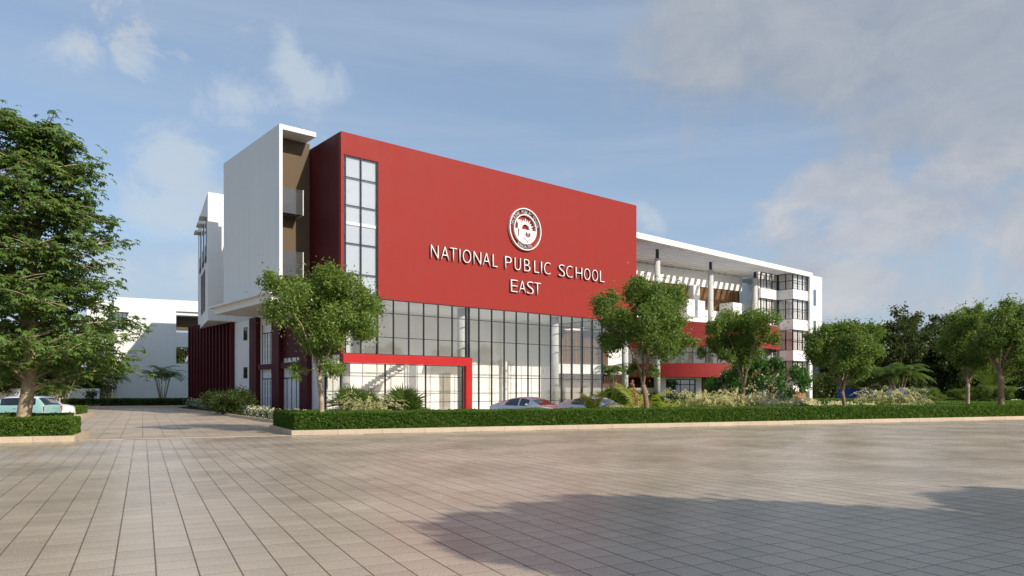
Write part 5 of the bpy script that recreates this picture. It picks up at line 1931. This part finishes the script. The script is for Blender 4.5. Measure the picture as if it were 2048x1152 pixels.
# shaded planting at the foot of the white side wall
border([(px, Y, 'grey', s) for px, Y, s in ((553, 40.6, 1.1), (541, 42, 1.2), (530, 43.5, 1.2), (519, 45, 1.2), (508, 46.6, 1.2), (572, 41, 1.0), (588, 40.5, 1.0), (604, 40.2, 1.0),
        (420, 57.8, 1.3), (410, 60.5, 1.4), (400, 64, 1.5), (392, 67.5, 1.5), (385, 71, 1.6))], 'by the shaded side wall', 'grey shrubs along the shaded wall')
row = ((432, 54.5, 1.7), (462, 51.5, 1.95), (478, 50.5, 1.8), (450, 50.5, 1.5), (446, 56.5, 1.8))
for (px, Y, s), lab in zip(row, in_order([q[0] for q in row], '%s dark feathery shrub from the left, before the maroon fins')):
    x, y = at(px, Y)
    bush(SH['dark'], x, y, (s, s, s * 1.05), lab, 'dark feathery shrubs before the maroon fins', z=0.05)
# groundcover strip before the end block
gx = []
r5 = np.random.default_rng(8)
m_ = 9000
t = r5.random(m_)
P = np.column_stack([-46 + 11.5 * t, 72.0 + 5.0 * t + r5.uniform(0.1, 2.5, m_), 0.15 + 0.75 * r5.random(m_) ** 0.7])
o = link_obj('ground_cover', quads_mesh('ground_cover', scatter_leaves(P, np.tile([0, -0.3, 0.5], (m_, 1)), 0.22, r5, 0.6, 0.5), 'leaf_forest'))
tag(o, 'dark ground cover along the foot of the end block', kind='stuff')

r6 = np.random.default_rng(18)
m_ = 26000
t = r6.random(m_)
P = np.column_stack([38 + 56 * t, 91.0 - 6.0 * t + r6.uniform(-1.5, 1.5, m_), (2.9 + 0.8 * np.sin(t * 40) + 0.5 * np.sin(t * 97)) * r6.random(m_) ** 0.7])
o = link_obj('undergrowth', quads_mesh('undergrowth', scatter_leaves(P, np.tile([0, -0.4, 0.4], (m_, 1)), 0.36, r6, 0.6, 0.5), 'leaf_forest'))
tag(o, 'dark undergrowth filling the foot of the wood on the right', kind='stuff')
m_ = 12000
t = r6.random(m_)
P = np.column_stack([-88 + 42 * t, 79.0 + 2.0 * t + r6.uniform(-1.0, 1.0, m_), (3.2 + 0.8 * np.sin(t * 31)) * r6.random(m_) ** 0.7])
o = link_obj('undergrowth', quads_mesh('undergrowth', scatter_leaves(P, np.tile([0, -0.4, 0.4], (m_, 1)), 0.36, r6, 0.6, 0.5), 'leaf_forest'))
tag(o, 'dark undergrowth below the trees beyond the boundary wall', kind='stuff')

# clustered palms against the end block, and in the garden on the right
palm(*at(325, 83), 3.9, 7, 'palm', 63, 1.15, 'clustered palm in the shade before the end block, right one of two', None, 0, spread=0.5)
palm(*at(214, 80), 3.6, 7, 'palm', 63, 1.10, 'clustered palm in the shade before the end block, left one of two', None, 0, spread=0.5)
palm(*at(112, 60), 2.0, 6, 'palm', 42, 0.9, 'clustered palm with pale stems before the white boundary wall', None, 0, spread=0.5)
palm(*at(1795, 72), 3.8, 8, 'palm', 80, 1.45, 'large clustered palm in front of the wood and the blue fence', None, 0, spread=0.55)
palm(*at(1735, 74), 2.9, 6, 'palm', 54, 1.2, 'smaller clustered palm left of the large one, behind the low street tree', None, 0, spread=0.5)
palm(*at(1226, 67), 4.2, 5, 'palm', 45, 1.2, 'tall slim palm between the glass hall and the white columns', None, 0, spread=0.25)
# traveller's palm: a flat fan of paddle leaves
x, y = at(1982, 70)
e = empty('traveller_palm', (x, y, 0), 0, 'fan shaped traveller palm standing behind the tallest right hand tree', 'palm')
MB().tube([(0, 0, 0), (0, 0, 2.2)], [0.16, 0.13], 8).build('stem', 'bark', e)
fan_leaf = frond_mesh('frond', 3.6, 0.55, 30, 0.25, 'leaf_palm', 9, 0.0, 0.10)
for k in range(9):
    o = link_obj('frond', fan_leaf, e, (0, 0, 2.1))
    a = math.radians(28 + k * 15.5)
    o.rotation_euler = (0.3, -a, 0)
for px, Y, s, lab in ((1858, 66, 0.8, 'bushy light green shrub beside the blue fence'), (1832, 68, 0.8, 'smaller bushy shrub left of the one beside the blue fence'), (1985, 60, 0.9, 'sunlit bushy shrub beyond the tallest right hand tree'), (1925, 72, 0.8, 'bushy shrub between the two right hand tree trunks')):
    x, y = at(px, Y)
    bush(S['c'][1], x, y, (0.75 * s, 0.75 * s, 0.55 * s), lab, None, z=-1.1 * s)

# blue fence and gate in the garden
e = empty('blue_fence', (34.0, 75.0, 0), math.radians(4), 'blue metal panel fence in front of the wood', 'fence')
for k in range(8):
    x = k * 1.35
    if k in (3,): continue
    MB().box(x + 0.05, x + 1.30, 0, 0.03, 0.1, 1.95).build('panel', 'blue_metal', e)
    for j in range(9):
        MB().box(x + 0.05, x + 1.30, -0.02, 0.0, 0.2 + j * 0.2, 0.26 + j * 0.2).build('panel_rib', 'blue_metal', e)
    MB().box(x - 0.03, x + 0.05, -0.03, 0.05, 0, 2.15).build('fence_post', 'blue_metal', e)
    MB().box(x + 1.30, x + 1.345, -0.03, 0.05, 0, 2.05).build('fence_post', 'blue_metal', e)


# ------------------------------------------------------------------ cars
def car(kind, x, y, heading, label, paint, roof_paint=None):
    """lofted body; x forward, standing on z=0"""
    e = empty('parked_car', (x, y, 0.01), heading, label, 'car')
    if kind == 'coupe':
        L, W = 4.75, 1.86
        #        x,   bottom, belt,  top,  half width, roof half width
        S_ = [(-2.36, 0.45, 0.78, 0.80, 0.66, 0.55), (-2.30, 0.30, 0.92, 0.96, 0.80, 0.60), (-2.05, 0.22, 1.00, 1.06, 0.88, 0.62), (-1.75, 0.20, 1.00, 1.14, 0.91, 0.60),
              (-1.25, 0.20, 0.97, 1.27, 0.93, 0.58), (-0.75, 0.20, 0.95, 1.37, 0.93, 0.59), (-0.2, 0.20, 0.94, 1.41, 0.92, 0.60), (0.25, 0.20, 0.94, 1.38, 0.92, 0.60),
              (0.60, 0.20, 0.95, 1.27, 0.92, 0.62), (0.95, 0.20, 0.96, 1.10, 0.92, 0.66), (1.25, 0.20, 0.95, 0.99, 0.92, 0.70), (1.60, 0.20, 0.90, 0.94, 0.91, 0.66),
              (1.95, 0.22, 0.80, 0.85, 0.87, 0.60), (2.22, 0.26, 0.66, 0.72, 0.76, 0.50), (2.36, 0.35, 0.52, 0.56, 0.60, 0.42)]
        screen = (8, 10); rear = (2, 4); sides = (4, 8); pill = (6,)
        axles = (-1.42, 1.42); wr = 0.34
    else:
        L, W = 3.85, 1.70
        S_ = [(-1.92, 0.45, 0.80, 0.84, 0.66, 0.60), (-1.88, 0.30, 0.93, 0.97, 0.78, 0.66), (-1.72, 0.22, 0.98, 1.16, 0.82, 0.64), (-1.50, 0.20, 0.98, 1.37, 0.84, 0.62),
              (-1.30, 0.20, 0.97, 1.41, 0.85, 0.62), (-0.75, 0.20, 0.96, 1.43, 0.85, 0.62), (-0.15, 0.20, 0.95, 1.43, 0.85, 0.62), (0.35, 0.20, 0.95, 1.40, 0.85, 0.61),
              (0.52, 0.20, 0.95, 1.33, 0.85, 0.62), (0.92, 0.20, 0.95, 1.02, 0.84, 0.66), (1.00, 0.20, 0.93, 0.98, 0.84, 0.68), (1.35, 0.20, 0.88, 0.93, 0.83, 0.64),
              (1.65, 0.22, 0.80, 0.85, 0.80, 0.60), (1.84, 0.26, 0.62, 0.70, 0.70, 0.50), (1.92, 0.36, 0.50, 0.54, 0.58, 0.44)]
        screen = (7, 9); rear = (1, 3); sides = (3, 8); pill = (5,)
        axles = (-1.24, 1.24); wr = 0.31
    # finer stations
    xs_ = [s[0] for s in S_]
    fine_n = 5
    st_, cell = [], []
    for i in range(len(S_) - 1):
        for j in range(fine_n):
            t = j / fine_n
            if i == 0 or i == len(S_) - 2:
                st_.append([S_[i][q] * (1 - t) + S_[i + 1][q] * t for q in range(6)])
            else:
                p0, p1, p2, p3 = S_[i - 1], S_[i], S_[i + 1], S_[i + 2]
                st_.append([0.5 * (2 * p1[q] + (p2[q] - p0[q]) * t + (2 * p0[q] - 5 * p1[q] + 4 * p2[q] - p3[q]) * t * t + (3 * p1[q] - p0[q] - 3 * p2[q] + p3[q]) * t ** 3) for q in range(6)])
            cell.append((i, j))
    st_.append(list(S_[-1]))
    rows = []
    for X, zb_, zt_, top, hw_, rw in st_:
        ring = [(0.0, zb_), (hw_ * 0.86, zb_), (hw_ * 0.97, zb_ + 0.10), (hw_ * 1.0, zb_ + (zt_ - zb_) * 0.45), (hw_ * 0.985, zb_ + (zt_ - zb_) * 0.72), (hw_ * 0.945, zt_ - 0.015),
                (hw_ * 0.915, zt_ + 0.01), (rw + 0.05 + (hw_ * 0.9 - rw - 0.05) * 0.5, zt_ + (top - zt_) * 0.50), (rw + 0.045, zt_ + (top - zt_) * 0.86), (rw * 0.93, top - (top - zt_) * 0.035), (rw * 0.55, top + 0.012), (0.0, top + 0.02)]
        rows.append([(X, -yy_, zz_) for yy_, zz_ in ring] + [(X, yy_, zz_) for yy_, zz_ in ring[::-1][1:]])
    nr = len(rows[0])
    parts = {}

    def put(name, a, k):
        parts.setdefault(name, MB())
        m = parts[name]
        m.add([rows[a][k], rows[a + 1][k], rows[a + 1][(k + 1)], rows[a][(k + 1)]], [(0, 1, 2, 3)])
    for a in range(len(rows) - 1):
        i, j = cell[a]
        for k in range(nr - 1):
            kk = k if k < 11 else 21 - k
            name = 'body'
            side = 6 <= kk <= 7
            roof = kk >= 8
            if side and sides[0] <= i < sides[1]:
                edge = (i in pill and j == 0) or (i == sides[0] and j == 0) or (i == sides[1] - 1 and j == fine_n - 1)
                name = 'body' if edge else ('side_window' if k < 11 else 'side_window_far')
            if side and kk == 7 and (i == sides[0] and j < 2): name = 'body'
            if kk >= 9 and screen[0] <= i < screen[1]: name = 'windscreen'
            if kk >= 9 and rear[0] <= i < rear[1]: name = 'rear_window'
            if roof and name == 'body' and rear[1] <= i < screen[0] and roof_paint: name = 'roof'
            put(name, a, k)
    for nm, mb in parts.items():
        mat = 'car_glass' if 'window' in nm or nm == 'windscreen' else (roof_paint if nm == 'roof' else paint)
        me = mb.mesh(nm.replace('_far', ''), mat, True)
        import bmesh
        bm = bmesh.new(); bm.from_mesh(me)
        bmesh.ops.remove_doubles(bm, verts=bm.verts, dist=1e-4)
        if nm == 'body':
            for sx in (-1, 1):
                # close the ends
                pass
            bmesh.ops.holes_fill(bm, edges=[ed for ed in bm.edges if ed.is_boundary and abs(abs(ed.verts[0].co.x) - abs(S_[0][0])) < 0.02], sides=0)
        bm.to_mesh(me); bm.free()
        me.polygons.foreach_set('use_smooth', [True] * len(me.polygons))
        link_obj(nm.replace('_far', ''), me, e)
    # cabin
    MB().box(-1.2 if kind != 'coupe' else -0.9, 0.5, -0.62, 0.62, 0.35, 0.9).build('seats', 'car_dark', e)
    m = MB()
    for sx in (-0.35, -0.95):
        for sy in (-0.36, 0.36):
            m.box(sx - 0.08, sx + 0.06, sy - 0.22, sy + 0.22, 0.9, 1.18)
    m.build('headrests', 'car_dark', e)
    for ax_ in axles:
        for sy in (-1, 1):
            w_ = empty('wheel'); w_.parent = e
            w_.location = (ax_, sy * (W / 2 - 0.10), wr)
            w_.rotation_euler = (math.pi / 2, 0, 0)
            MB().lathe(0, 0, [(wr * 0.62, -0.10), (wr * 0.96, -0.10), (wr, -0.07), (wr, 0.07), (wr * 0.96, 0.10), (wr * 0.62, 0.10)], 28).build('tyre', 'tyre_rubber', w_, True)
            r_m = MB().lathe(0, 0, [(wr * 0.62, -0.085), (wr * 0.62, 0.085)], 24)
            for q in range(5):
                a = q * 2 * math.pi / 5
                c_, s2 = math.cos(a), math.sin(a)
                p_ = [(c_ * 0.03 - s2 * 0.03, s2 * 0.03 + c_ * 0.03), (c_ * 0.03 + s2 * 0.03, s2 * 0.03 - c_ * 0.03), (c_ * wr * .6 + s2 * 0.03, s2 * wr * .6 - c_ * 0.03), (c_ * wr * .6 - s2 * 0.03, s2 * wr * .6 + c_ * 0.03)]
                r_m.prism(p_, -0.112, 0.112)
            r_m.build('rim', 'alloy', w_)
            MB().lathe(0, 0, [(wr * 1.14, 0.015), (wr * 1.14, 0.075)], 28).build('wheel_arch', 'car_dark', w_) if False else None
    hl = S_[-3]
    for sy in (-1, 1):
        MB().lathe(0, 0, [(0.02, -0.02), (0.13, -0.01), (0.14, 0.03), (0.05, 0.05)], 18).build('headlight', 'lamp_clear', e, True).matrix_local = Matrix.Translation((hl[0] + 0.10, sy * hl[4] * 0.80, hl[2] * 0.90)) @ Matrix.Rotation(math.radians(58), 4, 'Y') @ Matrix.Diagonal((1.0, 0.9, 1.0, 1))
        tl_ = S_[1]
        MB().box(-0.035, 0.02, -0.07, 0.07, -0.13, 0.13).build('tail_light', 'lamp_red', e).matrix_local = Matrix.Translation((tl_[0] - 0.0, sy * (tl_[4] - 0.075), 0.78)) @ Matrix.Rotation(sy * 0.5, 4, 'Z')
        m = MB()
        m.lathe(0, 0, [(0.02, -0.05), (0.09, -0.03), (0.10, 0.03), (0.05, 0.06)], 14)
        mo = m.build('mirror', paint, e, True)
        mo.matrix_local = Matrix.Translation((0.62 if kind == 'coupe' else 0.6, sy * (W / 2 + 0.10), 1.02)) @ Matrix.Rotation(math.radians(-90), 4, 'Y') @ Matrix.Diagonal((0.75, 1.0, 1.0, 1))
        MB().box(0.0, 0.18, sy * (W / 2 - 0.005) - 0.012, sy * (W / 2 - 0.005) + 0.012, 0.78, 0.80).build('door_handle', 'alloy', e).location = (-0.45, 0, 0)
    return e


x, y = at(1062, 38.6)
car('coupe', x, y, math.radians(-44), 'first silver coupe, parked furthest left before the glass hall', 'car_silver')
x, y = at(1192, 40.6)
car('coupe', x, y, math.radians(-46), 'second silver coupe parked right of the first, partly behind a yellow palm', 'car_silver')
x, y = at(38, 39.5)
c1 = car('hatch', x, y, math.radians(178), 'mint green hatchback with a white roof and round white badge behind the big tree', 'car_mint', 'car_white')
# round badge on its flank
m = MB().lathe(0, 0, [(0.15, 0), (0.15, 0.006)], 24)
b = m.build('badge', 'car_white', c1); b.location = (-0.95, 0.853, 0.80); b.rotation_euler = (-math.pi / 2, 0, 0)
m = MB().ring_y(0, 0, 0.15, 0.18, -0.004, 0.006, 24)
b = m.build('badge_ring', 'frame_black', c1); b.location = (-0.95, 0.855, 0.80)
x, y = at(76, 42.6)
c2 = car('hatch', x, y, math.radians(-4), 'white hatchback nosing out behind the mint car', 'car_white')
m = MB()
for q in range(5):
    m.ring_y(0, 0, 0.05 + 0.02 * q, 0.058 + 0.02 * q, -0.003, 0.003, 14, q, q + 4)
b = m.build('bonnet_drawing', 'frame_black', c2)
b.location = (1.32, -0.3, 0.935); b.rotation_euler = (math.pi / 2 + 0.0, 0.1, 0)
